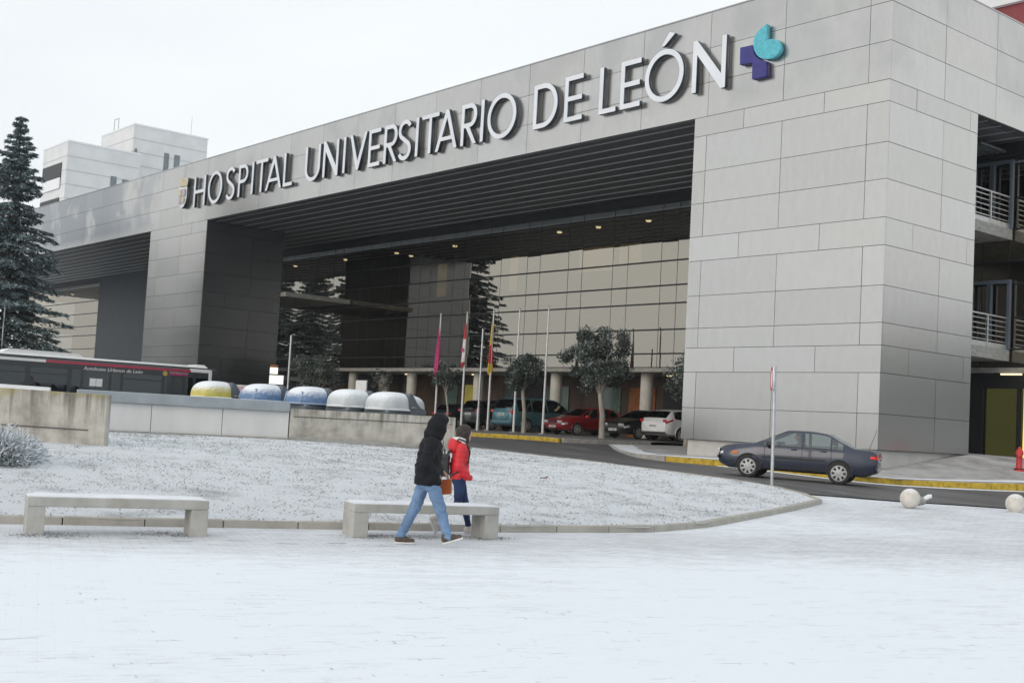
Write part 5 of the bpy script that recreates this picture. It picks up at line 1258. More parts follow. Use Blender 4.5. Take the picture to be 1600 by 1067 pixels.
# ================================================================== PEOPLE
def body_base(prefix, J, head, h=.011, hair_h=None):
    pass
HEAD = R_(60)
def foot(t, nm, heel, toe, hgt, up, m, half=.048):
    """a shoe between heel and toe points (on the sole), raised instep; sole as its own part"""
    heel, toe = np.array(heel), np.array(toe); d = (toe-heel); L = np.linalg.norm(d); d /= L; up = np.array(up, float); up -= d*(up@d); up /= np.linalg.norm(up)
    P = lambda s, u: heel+d*L*s+up*u
    pr = [cap(P(.16, .055), P(.55, .052), .044, .046, .02, sy=1.0), cap(P(.5, .042), P(.86, .036), .043, .033, .02, sy=1.12), cap(P(.2, .06), P(.24, hgt), .046, .044, .03)]
    o = sdf_mesh(nm, pr, .008, m, t)
    so_ = [cap(P(.14, .012), P(.86, .012), .040, .044, .02, sy=1.12)]
    up_, hl = up, heel
    s = sdf_mesh('sole', so_, .008, M['sole'], o, clip=lambda X, Y, Z: np.maximum(((X-hl[0])*up_[0]+(Y-hl[1])*up_[1]+(Z-hl[2])*up_[2])-.022, -((X-hl[0])*up_[0]+(Y-hl[1])*up_[1]+(Z-hl[2])*up_[2])-.004))
    return o
def hand(center, d, curl, side):
    """palm, four bent fingers of unequal length and a thumb, as body primitives"""
    c = np.array(center, float); d = np.array(d, float); d /= np.linalg.norm(d); w_ = np.cross(d, curl); w_ /= np.linalg.norm(w_); cu = np.array(curl, float)
    P = [cap(c-d*.01-w_*.022, c+d*.055-w_*.024, .014, .013, .012), cap(c-d*.01+w_*.022, c+d*.055+w_*.024, .014, .012, .012), cap(c, c+d*.055, .015, .014, .012)]
    for i, L in enumerate((.070, .078, .072, .056)):
        b = c+d*.062+w_*(-.030+.020*i); m_ = b+d*L*.42+cu*L*.12; e = m_+d*L*.18+cu*L*.42; f_ = e-d*L*.16+cu*L*.16
        P += [cap(b, m_, .0090, .0085, .004), cap(m_, e, .0085, .0078, .004), cap(e, f_, .0078, .0068, .004)]
    tb = c+d*.008-w_*.032*side; tm = tb+d*.030-w_*.018*side+cu*.022; te = tm+d*.018+cu*.026
    P += [cap(tb, tm, .012, .0105, .006), cap(tm, te, .0105, .0085, .004)]
    return P
def face(hc, yawd, r=1.0):
    """head with cranium, jaw, brow, nose, lips, ears; hc head centre, yawd turn of the face"""
    c = np.array(hc, float); f = np.array([math.cos(yawd), math.sin(yawd), -.10]); s = np.array([-math.sin(yawd), math.cos(yawd), 0]); u = np.array([.05, 0, 1.0])
    P = [ell(c+f*-.008*r+u*.022*r, (.098*r, .078*r, .100*r), .02), cap(c+f*.035*r-u*.055*r, c+f*.048*r-u*.085*r, .050*r, .040*r, .04),
         cap(c+f*.088*r+u*.018*r, c+f*.112*r-u*.022*r, .010*r, .015*r, .012), cap(c+f*.082*r-u*.055*r-s*.018*r, c+f*.082*r-u*.055*r+s*.018*r, .009*r, .009*r, .008),
         cap(c+f*.078*r+u*.035*r-s*.035*r, c+f*.078*r+u*.035*r+s*.035*r, .012*r, .012*r, .015)]
    for e in (-1, 1):
        P.append(cap(c+s*e*.080*r+u*.005*r-f*.01*r, c+s*e*.084*r-u*.03*r-f*.005*r, .016*r, .010*r, .008))
        P.append(dict(ell(c+f*.092*r+u*.012*r+s*e*.032*r, (.016*r, .018*r, .010*r), .006), sub=True))
    return P
def eyes(t, hc, yawd, r=1.0):
    c = np.array(hc, float); f = np.array([math.cos(yawd), math.sin(yawd), -.10]); s = np.array([-math.sin(yawd), math.cos(yawd), 0]); u = np.array([.05, 0, 1.0])
    for e in (-1, 1):
        mb = MB(); n = 8; q = c+f*.080*r+u*.012*r+s*e*.032*r
        mb.lathe([(max(1e-6, .011*math.sin(math.pi*i/n)), -.011*math.cos(math.pi*i/n)) for i in range(n+1)], 12, tuple(q)); mb.build('eye', M['sole'], t, smooth=180)
        mb = MB(); q2 = q+f*.0095; mb.lathe([(max(1e-6, .005*math.sin(math.pi*i/6)), -.005*math.cos(math.pi*i/6)) for i in range(7)], 10, tuple(q2)); mb.build('iris', M['black'], t, smooth=180)
# ---- man in black hooded jacket, mid stride
mx_, my_ = -12.72, 9.38
man_z = .005
hipR, kneeR, ankR = (.03, -.095, .90), (.19, -.10, .49), (.315, -.095, .115)
hipL, kneeL, ankL = (-.01, .095, .90), (-.13, .10, .50), (-.315, .095, .095)
shR, elR, wrR = (.015, -.195, 1.375), (-.06, -.275, 1.09), (.075, -.215, .955)
shL, elL, wrL = (.015, .195, 1.375), (.02, .285, 1.10), (.215, .245, 1.00)
hdM = (.135, 0, 1.625)
bodyP = [cap((-.005, 0, .93), (.0, 0, 1.02), .105, .110, .05, sy=1.45), cap((0, 0, 1.02), (.02, 0, 1.32), .112, .118, .05, sy=1.5), cap((.02, -.15, 1.38), (.02, .15, 1.38), .062, .062, .05), cap((.03, 0, 1.40), (.11, 0, 1.56), .056, .052, .03)]
for hp, kn, an in ((hipR, kneeR, ankR), (hipL, kneeL, ankL)): bodyP += [cap(hp, kn, .086, .056, .04), cap(kn, an, .055, .036, .02)]
bodyP += [cap(ankR, (.45, -.10, .125), .034, .016, .02), cap(ankL, (-.19, .098, .045), .034, .016, .02)]
for s_, e_, w__ in ((shR, elR, wrR), (shL, elL, wrL)): bodyP += [cap(s_, e_, .054, .042, .03), cap(e_, w__, .041, .028, .02)]
bodyP += hand(np.array(wrR)+np.array([.02, .02, -.025]), (.45, .5, -.74), (.4, .8, .4), -1)
bodyP += hand(np.array(wrL)+np.array([.03, -.005, -.02]), (.75, -.1, -.65), (-.2, -.2, -.95), 1)
bodyP += face(hdM, R_(-4))
man = sdf_mesh('person', bodyP, .0095, M['skin'])
man.location = (mx_, my_, man_z); man.rotation_euler = (0, 0, HEAD); man.scale = (.952,)*3
tag(man, 'person in a black hooded jacket and light blue jeans striding past the bench', 'person', 'couple walking past the bench')
eyes(man, hdM, R_(-4))
wr = lambda X, Y, Z: .005*np.sin(38*Z+9*X+4*np.sin(9*Y+5*X))+.0042*np.sin(61*Z-23*X+17*Y+3*np.sin(11*Z))+.004*np.sin(25*X+33*Y+12*Z)
jk = [cap((-.01, 0, .86), (.0, 0, 1.05), .168, .162, .05, sy=1.30), cap((.0, 0, 1.05), (.02, 0, 1.30), .160, .158, .05, sy=1.36), cap((.015, -.17, 1.37), (.015, .17, 1.37), .088, .088, .06), cap((.01, 0, 1.36), (.07, 0, 1.48), .108, .092, .05),
      cap(shR, elR, .088, .076, .04), cap(elR, (.075, -.225, .955), .074, .062, .03), cap((.06, -.215, .94), (.125, -.155, .86), .066, .060, .05),
      cap(shL, elL, .088, .076, .04), cap(elL, np.array(wrL)*.93+np.array(elL)*.07, .074, .054, .03)]
sdf_mesh('jacket', jk, .011, M['blackcoat'], man, disp=lambda X, Y, Z: wr(X, Y, Z)-.004*np.exp(-((np.mod(Z-.82, .17)-.085)/.02)**2*4), clip=lambda X, Y, Z: np.maximum(.80-.06*X-Z, Z-1.50))
hood = [ell((.105, 0, 1.632), (.128, .116, .145), .04), ell((.155, 0, 1.615), (.092, .11, .135), .05), cap((.03, 0, 1.49), (.07, 0, 1.58), .115, .115, .05), ell((.06, 0, 1.47), (.128, .14, .085), .04), cap((.10, 0, 1.735), (.20, 0, 1.70), .042, .034, .06, sy=1.8)]
hollow = dict(ell((.265, 0, 1.60), (.13, .085, .116), .02), sub=True)
sdf_mesh('hood', hood+[hollow], .010, M['blackcoat'], man, disp=lambda X, Y, Z: .003*np.sin(45*Z+20*X)+.002*np.sin(50*Y))
mb = MB(); pts = [(.205, -.012, 1.33), (.19, 0, 1.1), (.175, 0, .84)]; mb.tube([(.187, 0, 1.42), (.187, 0, 1.2), (.18, 0, .84)], .006, 6); mb.build('zip', M['plastic'], man)
jn = [cap((-.005, 0, .86), (-.005, 0, .93), .125, .120, .04, sy=1.32)]
for hp, kn, an in ((hipR, kneeR, ankR), (hipL, kneeL, ankL)): jn += [cap(hp, kn, .104, .078, .035), cap(kn, np.array(an)*.93+np.array(kn)*.07, .076, .060, .02), cap(np.array(an)*.93+np.array(kn)*.07, np.array(an)+np.array([0, 0, .01]), .060, .062, .01)]
sdf_mesh('jeans', jn, .010, M['jeans'], man, disp=lambda X, Y, Z: .007*np.sin(60*Z+26*X+4*np.sin(20*Y))*np.exp(-((Z-.5)/.12)**2)+.0075*np.sin(78*Z+18*X+20*Y)*np.exp(-((Z-.16)/.08)**2)+.0055*np.sin(34*Z-40*X+3*np.sin(16*Z))*np.exp(-((Z-.78)/.16)**2)+.0025*np.sin(30*Z-25*X), clip=lambda X, Y, Z: np.maximum(Z-.93, .085-Z))
foot(man, 'shoe', (.245, -.095, .028), (.52, -.105, .115), .115, (-.3, 0, .95), M['brownshoe'])
foot(man, 'shoe', (-.385, .095, .0), (-.105, .105, .0), .105, (0, 0, 1), M['brownshoe'])
# ---- tan bag hanging from the man's far hand
bg_ = thing('shopping_bag', 'tan orange paper bag hanging between the two walking people', 'bag', (0, 0, 0))
Rm = Matrix.Rotation(HEAD, 4, 'Z'); hp = Matrix.Translation((mx_, my_, man_z))@Rm@Vector((.265, .225, .625)); bg_.location = hp; bg_.rotation_euler = (0, 0, HEAD+R_(-14))
mb = MB(); mb.add([(-.10, -.04, 0), (.09, -.04, .03), (.09, .04, .03), (-.10, .04, 0), (-.10, -.045, .20), (.08, -.045, .225), (.08, .045, .225), (-.10, .045, .20)], [(0, 3, 2, 1), (4, 5, 6, 7), (0, 1, 5, 4), (1, 2, 6, 5), (2, 3, 7, 6), (3, 0, 4, 7)]); mb.build('bag_body', M['bagorange'], bg_, bevel=.008)
for s in (-1, 1):
    mb = MB(); mb.tube([(-.06, s*.045, .22), (-.035, s*.02, .31), (0, 0, .335), (.035, s*.02, .31), (.07, s*.045, .24)], .005, 6); mb.build('handle', M['bagblack'], bg_)
# ---- woman in red jacket
wx_, wy_ = -13.86, 10.78
whR, wkR, waR = (0, -.08, .80), (.0, -.085, .44), (-.31, -.09, .215)
whL, wkL, waL = (.02, .08, .80), (.12, .085, .44), (.195, .085, .10)
wsR, weR, wwR = (-.01, -.165, 1.26), (-.05, -.235, 1.00), (.07, -.185, .895)
wsL, weL, wwL = (-.01, .165, 1.26), (-.05, .235, 1.00), (.07, .185, .895)
hdW = (.065, 0, 1.475)
bp = [cap((0, 0, .83), (0, 0, .93), .095, .090, .05, sy=1.45), cap((0, 0, .93), (.01, 0, 1.20), .092, .100, .05, sy=1.42), cap((0, -.12, 1.26), (0, .12, 1.26), .052, .052, .05), cap((.01, 0, 1.28), (.05, 0, 1.42), .046, .044, .03)]
for hp_, kn, an in ((whR, wkR, waR), (whL, wkL, waL)): bp += [cap(hp_, kn, .080, .050, .04), cap(kn, an, .050, .031, .02)]
bp += [cap(waR, (-.355, -.09, .09), .029, .014, .02), cap(waL, (.30, .087, .045), .029, .014, .02)]
for s_, e_, w__ in ((wsR, weR, wwR), (wsL, weL, wwL)): bp += [cap(s_, e_, .045, .037, .03), cap(e_, w__, .036, .025, .02)]
bp += hand(np.array(wwR)+np.array([.02, .02, -.02]), (.5, .5, -.7), (.4, .8, .4), -1)+hand(np.array(wwL)+np.array([.02, -.02, -.02]), (.5, -.5, -.7), (.4, -.8, .4), 1)
bp += face(hdW, R_(14), .93)
wom = sdf_mesh('person', bp, .0095, M['skin'])
wom.location = (wx_, wy_, .01); wom.rotation_euler = (0, 0, HEAD); wom.scale = (.97,)*3
tag(wom, 'person in a red quilted jacket and navy jeans walking behind the bench', 'person', 'couple walking past the bench')
eyes(wom, hdW, R_(14), .93)
rj = [cap((0, 0, .86), (0, 0, 1.0), .142, .132, .05, sy=1.30), cap((0, 0, 1.0), (.01, 0, 1.20), .130, .128, .05, sy=1.36), cap((-.005, -.14, 1.255), (-.005, .14, 1.255), .074, .074, .06), cap((0, 0, 1.25), (.04, 0, 1.33), .085, .075, .05),
      cap(wsR, weR, .074, .064, .03), cap(weR, (.07, -.19, .895), .062, .054, .03), cap((.06, -.19, .89), (.135, -.14, .83), .056, .050, .04), cap(wsL, weL, .074, .064, .03), cap(weL, (.07, .19, .895), .062, .054, .03), cap((.06, .19, .89), (.135, .14, .83), .056, .050, .04)]
sdf_mesh('jacket', rj, .010, M['redcoat'], wom, disp=lambda X, Y, Z: .0075*np.exp(-((np.mod(Z+.12*X, .072)-.036)/.011)**2)+.002*np.sin(60*X+40*Y), clip=lambda X, Y, Z: np.maximum(.795-.02*X-Z, Z-1.345))
hd_ = [ell((-.085, 0, 1.275), (.105, .155, .115), .04), cap((-.10, 0, 1.34), (-.02, 0, 1.39), .075, .05, .05, sy=1.7)]
sdf_mesh('hood', hd_+[dict(ell((-.015, 0, 1.44), (.12, .125, .085), .02), sub=True)], .010, M['redcoat'], wom, disp=lambda X, Y, Z: .003*np.sin(48*Z+30*X))
fl = [ell((-.03, 0, 1.385), (.115, .135, .042), .03), cap((.03, -.085, 1.345), (.075, -.045, 1.30), .032, .026, .03), cap((.03, .085, 1.345), (.075, .045, 1.30), .032, .026, .03)]
sdf_mesh('hood_lining', fl, .010, M['whitefluff'], wom, disp=lambda X, Y, Z: .004*np.sin(90*X+20*Z)*np.sin(80*Y))
hr = [ell((.045, 0, 1.51), (.106, .088, .102), .03), cap((.0, 0, 1.50), (-.005, 0, 1.40), .080, .072, .04, sy=1.05), cap((.085, -.072, 1.49), (.10, -.070, 1.345), .026, .014, .03), cap((.085, .072, 1.49), (.10, .070, 1.345), .026, .014, .03), cap((.045, -.07, 1.47), (.05, -.07, 1.38), .034, .024, .03), cap((.045, .07, 1.47), (.05, .07, 1.38), .034, .024, .03)]
sdf_mesh('hair', hr+[dict(ell((.175, .025, 1.475), (.072, .068, .095), .02), sub=True)], .008, M['hair'], wom, disp=lambda X, Y, Z: .003*np.sin(120*Y+70*X+6*Z))
wj = [cap((0, 0, .80), (0, 0, .86), .108, .105, .04, sy=1.38)]
for hp_, kn, an in ((whR, wkR, waR), (whL, wkL, waL)): wj += [cap(hp_, kn, .090, .060, .03), cap(kn, np.array(an)*.9+np.array(kn)*.1, .060, .042, .02), cap(np.array(an)*.9+np.array(kn)*.1, an, .042, .040, .01)]
sdf_mesh('jeans', wj, .010, M['navyjeans'], wom, disp=lambda X, Y, Z: .003*np.sin(55*Z+20*X)*np.exp(-((Z-.45)/.1)**2)+.002*np.sin(30*Z-25*X), clip=lambda X, Y, Z: np.maximum(Z-.86, .075-Z))
foot(wom, 'shoe', (.135, .085, .0), (.385, .09, .0), .10, (0, 0, 1), M['paleshoe'])
foot(wom, 'shoe', (-.425, -.09, .235), (-.325, -.095, .005), .085, (.9, 0, .4), M['paleshoe'])
# ---- her backpack
bk = thing('backpack', 'small black leather backpack on the back of the person in red', 'backpack', (0, 0, 0))
bk.location = Matrix.Translation((wx_, wy_, .01))@Rm@Vector((-.205, -.01, .80)); bk.rotation_euler = (0, 0, HEAD)
o = sdf_mesh('bag_body', [rbox((-.02, 0, .17), (.070, .135, .165), .05, .03), ell((-.055, 0, .10), (.055, .115, .085), .03)], .009, M['bagblack'], bk, disp=lambda X, Y, Z: .002*np.sin(60*Z))
o = sdf_mesh('front_pocket', [rbox((-.095, 0, .10), (.020, .095, .075), .018, .01)], .007, M['bagblack'], bk)
mb = MB(); mb.tube([(-.02, -.03, .32), (-.035, -.03, .385), (-.03, 0, .40), (-.02, .03, .385), (-.01, .03, .32)], .010, 8); mb.build('top_handle', M['bagblack'], bk, smooth=60)
for s in (-1, 1):
    mb = MB(); mb.tube([(.03, s*.07, .33), (.085, s*.10, .47), (.16, s*.115, .555), (.26, s*.115, .52), (.325, s*.115, .38), (.31, s*.13, .22), (.20, s*.16, .10), (.05, s*.12, .03)], .013, 6); mb.build('strap', M['bagblack'], bk, smooth=60)
mb = MB(); mb.tube([(-.118, -.05, .17), (-.118, .05, .17)], .004, 6); mb.build('zip', M['alloy'], bk)
# ---- the saloon's driver
dp_ = [cap((0, 0, 0), (-.05, 0, .40), .13, .14, .05, sy=1.35), cap((-.06, -.15, .46), (-.06, .15, .46), .07, .07, .05), cap((-.05, 0, .48), (-.02, 0, .62), .055, .05, .03), cap((.02, -.09, -.03), (.42, -.10, .05), .08, .06, .04), cap((.02, .09, -.03), (.42, .10, .05), .08, .06, .04), cap((.42, -.10, .05), (.60, -.10, -.22), .055, .04, .03), cap((.42, .10, .05), (.60, .10, -.22), .055, .04, .03)]
for s in (-1, 1): dp_ += [cap((-.05, s*.19, .44), (.10, s*.23, .24), .052, .042, .03), cap((.10, s*.23, .24), (.36, s*.14, .34), .04, .028, .02)]+hand((.37, s*.14, .345), (.9, -.1*s, .2), (.1, -.5*s, -.85), -s)
dp_ += face((.01, 0, .70), 0.0)
drv = sdf_mesh('person', dp_, .012, M['skin'])
cm = sedan.matrix_basis.copy(); bpy.context.view_layer.update()
q = sedan.matrix_world@Vector((2.12, .36, .52)); drv.location = q; drv.rotation_euler = sedan.rotation_euler
tag(drv, 'driver sitting behind the wheel of the navy saloon', 'person')
sdf_mesh('sweater', [cap((0, 0, .0), (-.05, 0, .40), .145, .152, .05, sy=1.36), cap((-.06, -.16, .45), (-.06, .16, .45), .08, .08, .05), cap((-.05, -.19, .44), (.10, -.23, .24), .064, .054, .03), cap((-.05, .19, .44), (.10, .23, .24), .064, .054, .03), cap((.10, -.23, .24), (.33, -.15, .33), .05, .038, .02), cap((.10, .23, .24), (.33, .15, .33), .05, .038, .02)], .013, M['seat'], drv, clip=lambda X, Y, Z: Z-.53)
sdf_mesh('hair', [ell((-.015, 0, .745), (.105, .088, .095), .02), dict(ell((.09, 0, .68), (.075, .08, .085), .02), sub=True)], .011, M['hair'], drv)
mb = MB(); mb.tube([(2.55+.03*math.cos(a)*0, .36+.17*math.cos(a), .88+.17*math.sin(a)) for a in np.linspace(0, 2*math.pi, 22)], .014, 6); mb.build('steering_wheel', M['plastic'], sedan, smooth=60)
# ================================================================== TREES AND PLANTS
def cards(rng, C, D, U, ln, wd, tone):
    """leaf quads: centres C, long axes D, cross axes U (unit rows), sizes; returns verts, faces, tones"""
    a = D*(ln[:, None]/2); b = U*(wd[:, None]/2)
    V = np.stack([C-a-b*.35, C-b, C+a, C+b], 1).reshape(-1, 3)
    F = np.arange(len(C)*4).reshape(-1, 4)
    return V, F, tone
def card_object(name, V, F, tone, m, parent=None):
    me = bpy.data.meshes.new(name); n = len(F)
    me.vertices.add(len(V)); me.vertices.foreach_set('co', V.astype(np.float32).ravel())
    me.loops.add(n*4); me.loops.foreach_set('vertex_index', F.ravel().astype(np.int32))
    me.polygons.add(n); me.polygons.foreach_set('loop_start', np.arange(0, n*4, 4, dtype=np.int32))
    me.update(calc_edges=True)
    ca = me.color_attributes.new('tone', 'FLOAT_COLOR', 'CORNER'); t4 = np.c_[tone, np.ones(n)]
    ca.data.foreach_set('color', np.repeat(t4, 4, 0).astype(np.float32).ravel())
    me.materials.append(m); me.validate(); return link(name, me, parent)
def unit(v): return v/np.maximum(np.linalg.norm(v, axis=-1, keepdims=True), 1e-9)
def round_tree(loc, h_trunk, cz, rx, rz, n, label, seed, lean=0, cat='tree', grp='small round trees in front of the building', trunk_r=.10, sparse=1.0):
    rng = np.random.default_rng(seed); t = thing('round_tree', label, cat, loc, 0, grp)
    tr = MB(); top = np.array([lean, 0, h_trunk])
    tr.tube([(0, 0, -.15), (lean*.3+.03, .02, h_trunk*.5), tuple(top)], [trunk_r*1.25, trunk_r, trunk_r*.9], 10)
    # limbs fan out and carry clumps
    lb = tr; nb = 11
    for i in range(nb):
        a = 2.4*i+rng.uniform(-.3, .3); el = rng.uniform(.25, 1.25)
        e = np.array([math.cos(a)*math.cos(el)*rx*.72+lean, math.sin(a)*math.cos(el)*rx*.72, cz+(math.sin(el)-.55)*rz*.95])
        m_ = top*.5+e*.5+np.array([0, 0, .1])
        lb.tube([tuple(top-np.array([0, 0, .1])), tuple(m_), tuple(e)], [trunk_r*.5, trunk_r*.32, .015], 6)
    tr.build('trunk', M['bark'], t, smooth=60)
    nc = int(62*sparse)
    cs = []
    while len(cs) < nc:
        p = rng.uniform(-1, 1, 3); r = np.linalg.norm(p)
        if .35 < r < 1 and p[2] > -.85: cs.append(np.array([p[0]*rx+lean, p[1]*rx, cz+p[2]*rz])*1.0)
    cs = np.array(cs); csz = rng.uniform(.13, .33, nc)*rx
    cs *= (1+.22*np.sin(3*np.arctan2(cs[:, 1], cs[:, 0]-lean)+seed*1.7)[:, None]*np.array([1, 1, .25])); cs[:, 2] += .10*rz*np.sin(cs[:, 0]*2.3+seed)
    k = rng.integers(0, nc, n); off = unit(rng.normal(size=(n, 3)))*(rng.uniform(0, 1, n)**.45)[:, None]*csz[k][:, None]*np.array([1.15, 1.15, .95])
    C = cs[k]+off; D = unit(unit(off)*.8+rng.normal(size=(n, 3))*.7+np.array([0, 0, .35])); U = unit(np.cross(D, rng.normal(size=(n, 3))))
    ln = rng.uniform(.08, .17, n); wd = ln*rng.uniform(.35, .55, n)
    ct = rng.uniform(0, 1, nc); tone = np.stack([np.clip(ct[k]*.7+rng.uniform(-.2, .5, n), 0, 1), np.clip(rng.uniform(0, 1, n)*.8+ct[k]*.25, 0, 1), np.zeros(n)], 1)
    V, F, tone = cards(rng, C, D, U, ln, wd, tone); card_object('crown', V, F, tone, M['leaf'], t)
    return t
fz = lambda x, y: float(IZ(x, y)[0])
round_tree((-40.25,39.5,fz(-40.25,39.5)), 2.05, 3.60, 1.45, 1.34, 16000, 'largest round frosty tree, in front of the black and red cars', 1, -.25, trunk_r=.13)
round_tree((-46.6,40.2,fz(-46.6,40.2)), 2.2, 3.0, 1.08, .82, 9000, 'round frosty tree in front of the teal minivan, a flagpole through its crown', 2, -.25, trunk_r=.10)
round_tree((-53.9,40.9,fz(-53.9,40.9)), 2.0, 2.85, .9, .66, 4200, 'thin pale frosted tree under the crimson pink flag', 3, -.3, trunk_r=.06, sparse=.7)
round_tree((-37.6,42.3,fz(-37.6,42.3)), 2.0, 3.0, 1.3, .98, 5200, 'frosty tree cut off by the left edge of the corner pillar, above the white car', 4, -.1)
round_tree((-68.2,41.0,fz(-68.2,41.0)), 1.9, 3.0, 1.55, 1.3, 6500, 'dark bushy tree behind the blue containers, beside the porch pillar', 5, 0, trunk_r=.12)
round_tree((-62.0,41.8,fz(-62.0,41.8)), 1.9, 2.75, .6, .62, 800, 'small sparse frosted sapling behind the white containers', 6, 0, trunk_r=.05, sparse=.6)
# conifers
def conifer_meshes(seed, H, Rm_):
    rng = np.random.default_rng(seed); tr = MB(); tr.tube([(0, 0, -.3), (.05, 0, H*.5), (0, .05, H*.98)], [.34, .2, .03], 10)
    br = tr; CC, DD, UU, LL, WW, TT = [], [], [], [], [], []
    z = H*.07; wi = 0
    while z < H*.99:
        f = 1-z/H; R = Rm_*(f**.72)*(1.05 if f > .12 else .8)+.12; nb = max(4, int(9*min(1, f*2+.35)))
        for b in range(nb):
            a = wi*1.1+2*math.pi*b/nb+rng.uniform(-.25, .25); L = R*rng.uniform(.5, 1.18); rise = (.25 if f < .3 else -.02)+rng.uniform(-.06, .1)
            d = np.array([math.cos(a), math.sin(a), 0]); ns = 7
            ss = np.linspace(0, 1, ns); P = np.array([d*L*s+np.array([0, 0, z+L*(rise*s-.30*s*s+.12*s**3)]) for s in ss])
            br.tube([tuple(p) for p in P], list(np.linspace(.05*f+.02, .008, ns)), 5)
            m = int(40+250*L/Rm_); s = rng.uniform(.12, 1.0, m)**.8; q = np.stack([np.interp(s, ss, P[:, i]) for i in range(3)], 1)
            side = np.cross(d, [0, 0, 1]); sw = rng.normal(size=m)*(.30*L*np.sin(np.pi*np.clip(s, .1, .95)))*.55
            q = q+side*sw[:, None]+np.c_[np.zeros((m, 2)), -np.abs(rng.normal(size=m))*.10-np.abs(sw)*.18]
            dirs = unit(d*.8+side*np.sign(sw)[:, None]*.7+rng.normal(size=(m, 3))*.35+np.array([0, 0, -.28])); up = unit(np.cross(dirs, rng.normal(size=(m, 3))*.6+np.array([0, 0, 1.0])))
            bt = rng.uniform(0, 1); CC.append(q); DD.append(dirs); UU.append(up); LL.append(rng.uniform(.25, .55, m)); WW.append(rng.uniform(.07, .16, m))
            TT.append(np.stack([np.clip(bt*.6+rng.uniform(-.1, .5, m), 0, 1), np.clip(rng.uniform(0, 1, m)*.85+.18*s, 0, 1), np.zeros(m)], 1))
        z += .40+.26*f; wi += 1
    V, F, T = cards(rng, np.concatenate(CC), np.concatenate(DD), np.concatenate(UU), np.concatenate(LL), np.concatenate(WW), np.concatenate(TT))
    return tr, br, V, F, T
ct = thing('conifer_tree', 'tall frosty dark conifer at the left edge of the photo, behind the bus', 'tree', (-84.2, 26.2, .95), .4, 'tall conifers on the left')
tr, br, V, F, T = conifer_meshes(11, 19.9, 4.9)
tr.build('trunk', M['darkbark'], ct, smooth=60); card_object('crown', V, F, T, M['conifer'], ct)
for (x, y, rz, lab) in ((-128, 20.5, .7, 'conifer outside the left edge, mirrored in the dark glass right against the porch pillar'), (-119, 21, 1.9, 'conifer outside the left edge, seen mirrored in the dark glass beside the porch pillar'), (-126, 12, 3.5, 'farther conifer outside the left edge, a fainter mirrored tree beside the porch pillar')):
    copy_tree(ct, (x, y, 1.0), rz, lab)
# frosted bush at the left edge
bs = thing('frosted_bush', 'low spiky bush white with frost at the left edge, in front of the concrete wall', 'bush', (-21.7, 6.75, LZ.at(-21.7, 6.75)-.02))
rng = np.random.default_rng(21); n = 9000
d = unit(rng.normal(size=(n, 3))*np.array([1, 1, .8])+np.array([0, 0, .35])); d[:, 2] = np.abs(d[:, 2]); r = rng.uniform(.25, 1, n)**.6
C = d*r[:, None]*np.array([.80, .80, .62])*(1+.22*np.sin(5*np.arctan2(d[:, 1], d[:, 0]))[:, None]*np.array([1, 1, .5]))
D = unit(d+rng.normal(size=(n, 3))*.45+np.array([0, 0, .15])); U = unit(np.cross(D, rng.normal(size=(n, 3)))); ln = rng.uniform(.07, .17, n); wd = rng.uniform(.012, .03, n)
tone = np.stack([rng.uniform(0, 1, n), np.clip(rng.uniform(0, .75, n)+.45*(r-.5)+.25*d[:, 2]+.25*d[:, 1], 0, 1), np.zeros(n)], 1)
V, F, T = cards(rng, C, D, U, ln, wd, tone); card_object('foliage', V, F, T, M['bushleaf'], bs)
mb = MB()
for i in range(26):
    v = unit(rng.normal(size=3)*np.array([1, 1, .5])+np.array([0, 0, .5])); v[2] = abs(v[2]); mb.tube([(0, 0, 0), tuple(v*.3), tuple(v*.62)], [.015, .01, .004], 5)
mb.build('stem', M['darkbark'], bs)
# grass poking through the snow of the lawn: nobody could count it
rng = np.random.default_rng(5); n = 150000
px_ = rng.uniform(-33.5, -13.7, n); py_ = rng.uniform(-2, 26.4, n)
def inside(poly, x, y):
    c = np.zeros(len(x), bool)
    for (x0, y0), (x1, y1) in zip(poly, poly[1:]+poly[:1]):
        k = ((y0 > y) != (y1 > y)); xi = (x1-x0)*(y-y0)/((y1-y0) if y1 != y0 else 1e-9)+x0; c ^= k & (x < xi)
    return c
LP = near_kerb+road_kerb[1:]+[(-30.2,23.7),(-31.7,18.4),(-33.1,13.3),(-36.5,3),(-37,-9),(-19,-9)]
k = inside(LP, px_, py_); px_, py_ = px_[k], py_[k]
nz = np.array([mnoise.noise(Vector((x*1.9, y*1.9, 0)))+.7*mnoise.noise(Vector((x*.5, y*.5, 7))) for x, y in zip(px_, py_)])
k = nz+rng.normal(size=len(nz))*.35 > .12; px_, py_ = px_[k], py_[k]; n = len(px_)
pz_ = LZ(px_, py_)+.005
C = np.c_[px_, py_, pz_]; a = rng.uniform(0, 2*math.pi, n); D = unit(np.c_[np.cos(a), np.sin(a), rng.uniform(.1, .9, n)]); U = unit(np.cross(D, rng.normal(size=(n, 3)))); ln = rng.uniform(.03, .075, n); wd = rng.uniform(.006, .015, n)
tone = np.stack([rng.uniform(0, 1, n), rng.uniform(0, 1, n), np.zeros(n)], 1)
V, F, T = cards(rng, C, D, U, ln, wd, tone); g = card_object('grass', V, F, T, M['grass']); tag(g, None, None, kind='stuff')
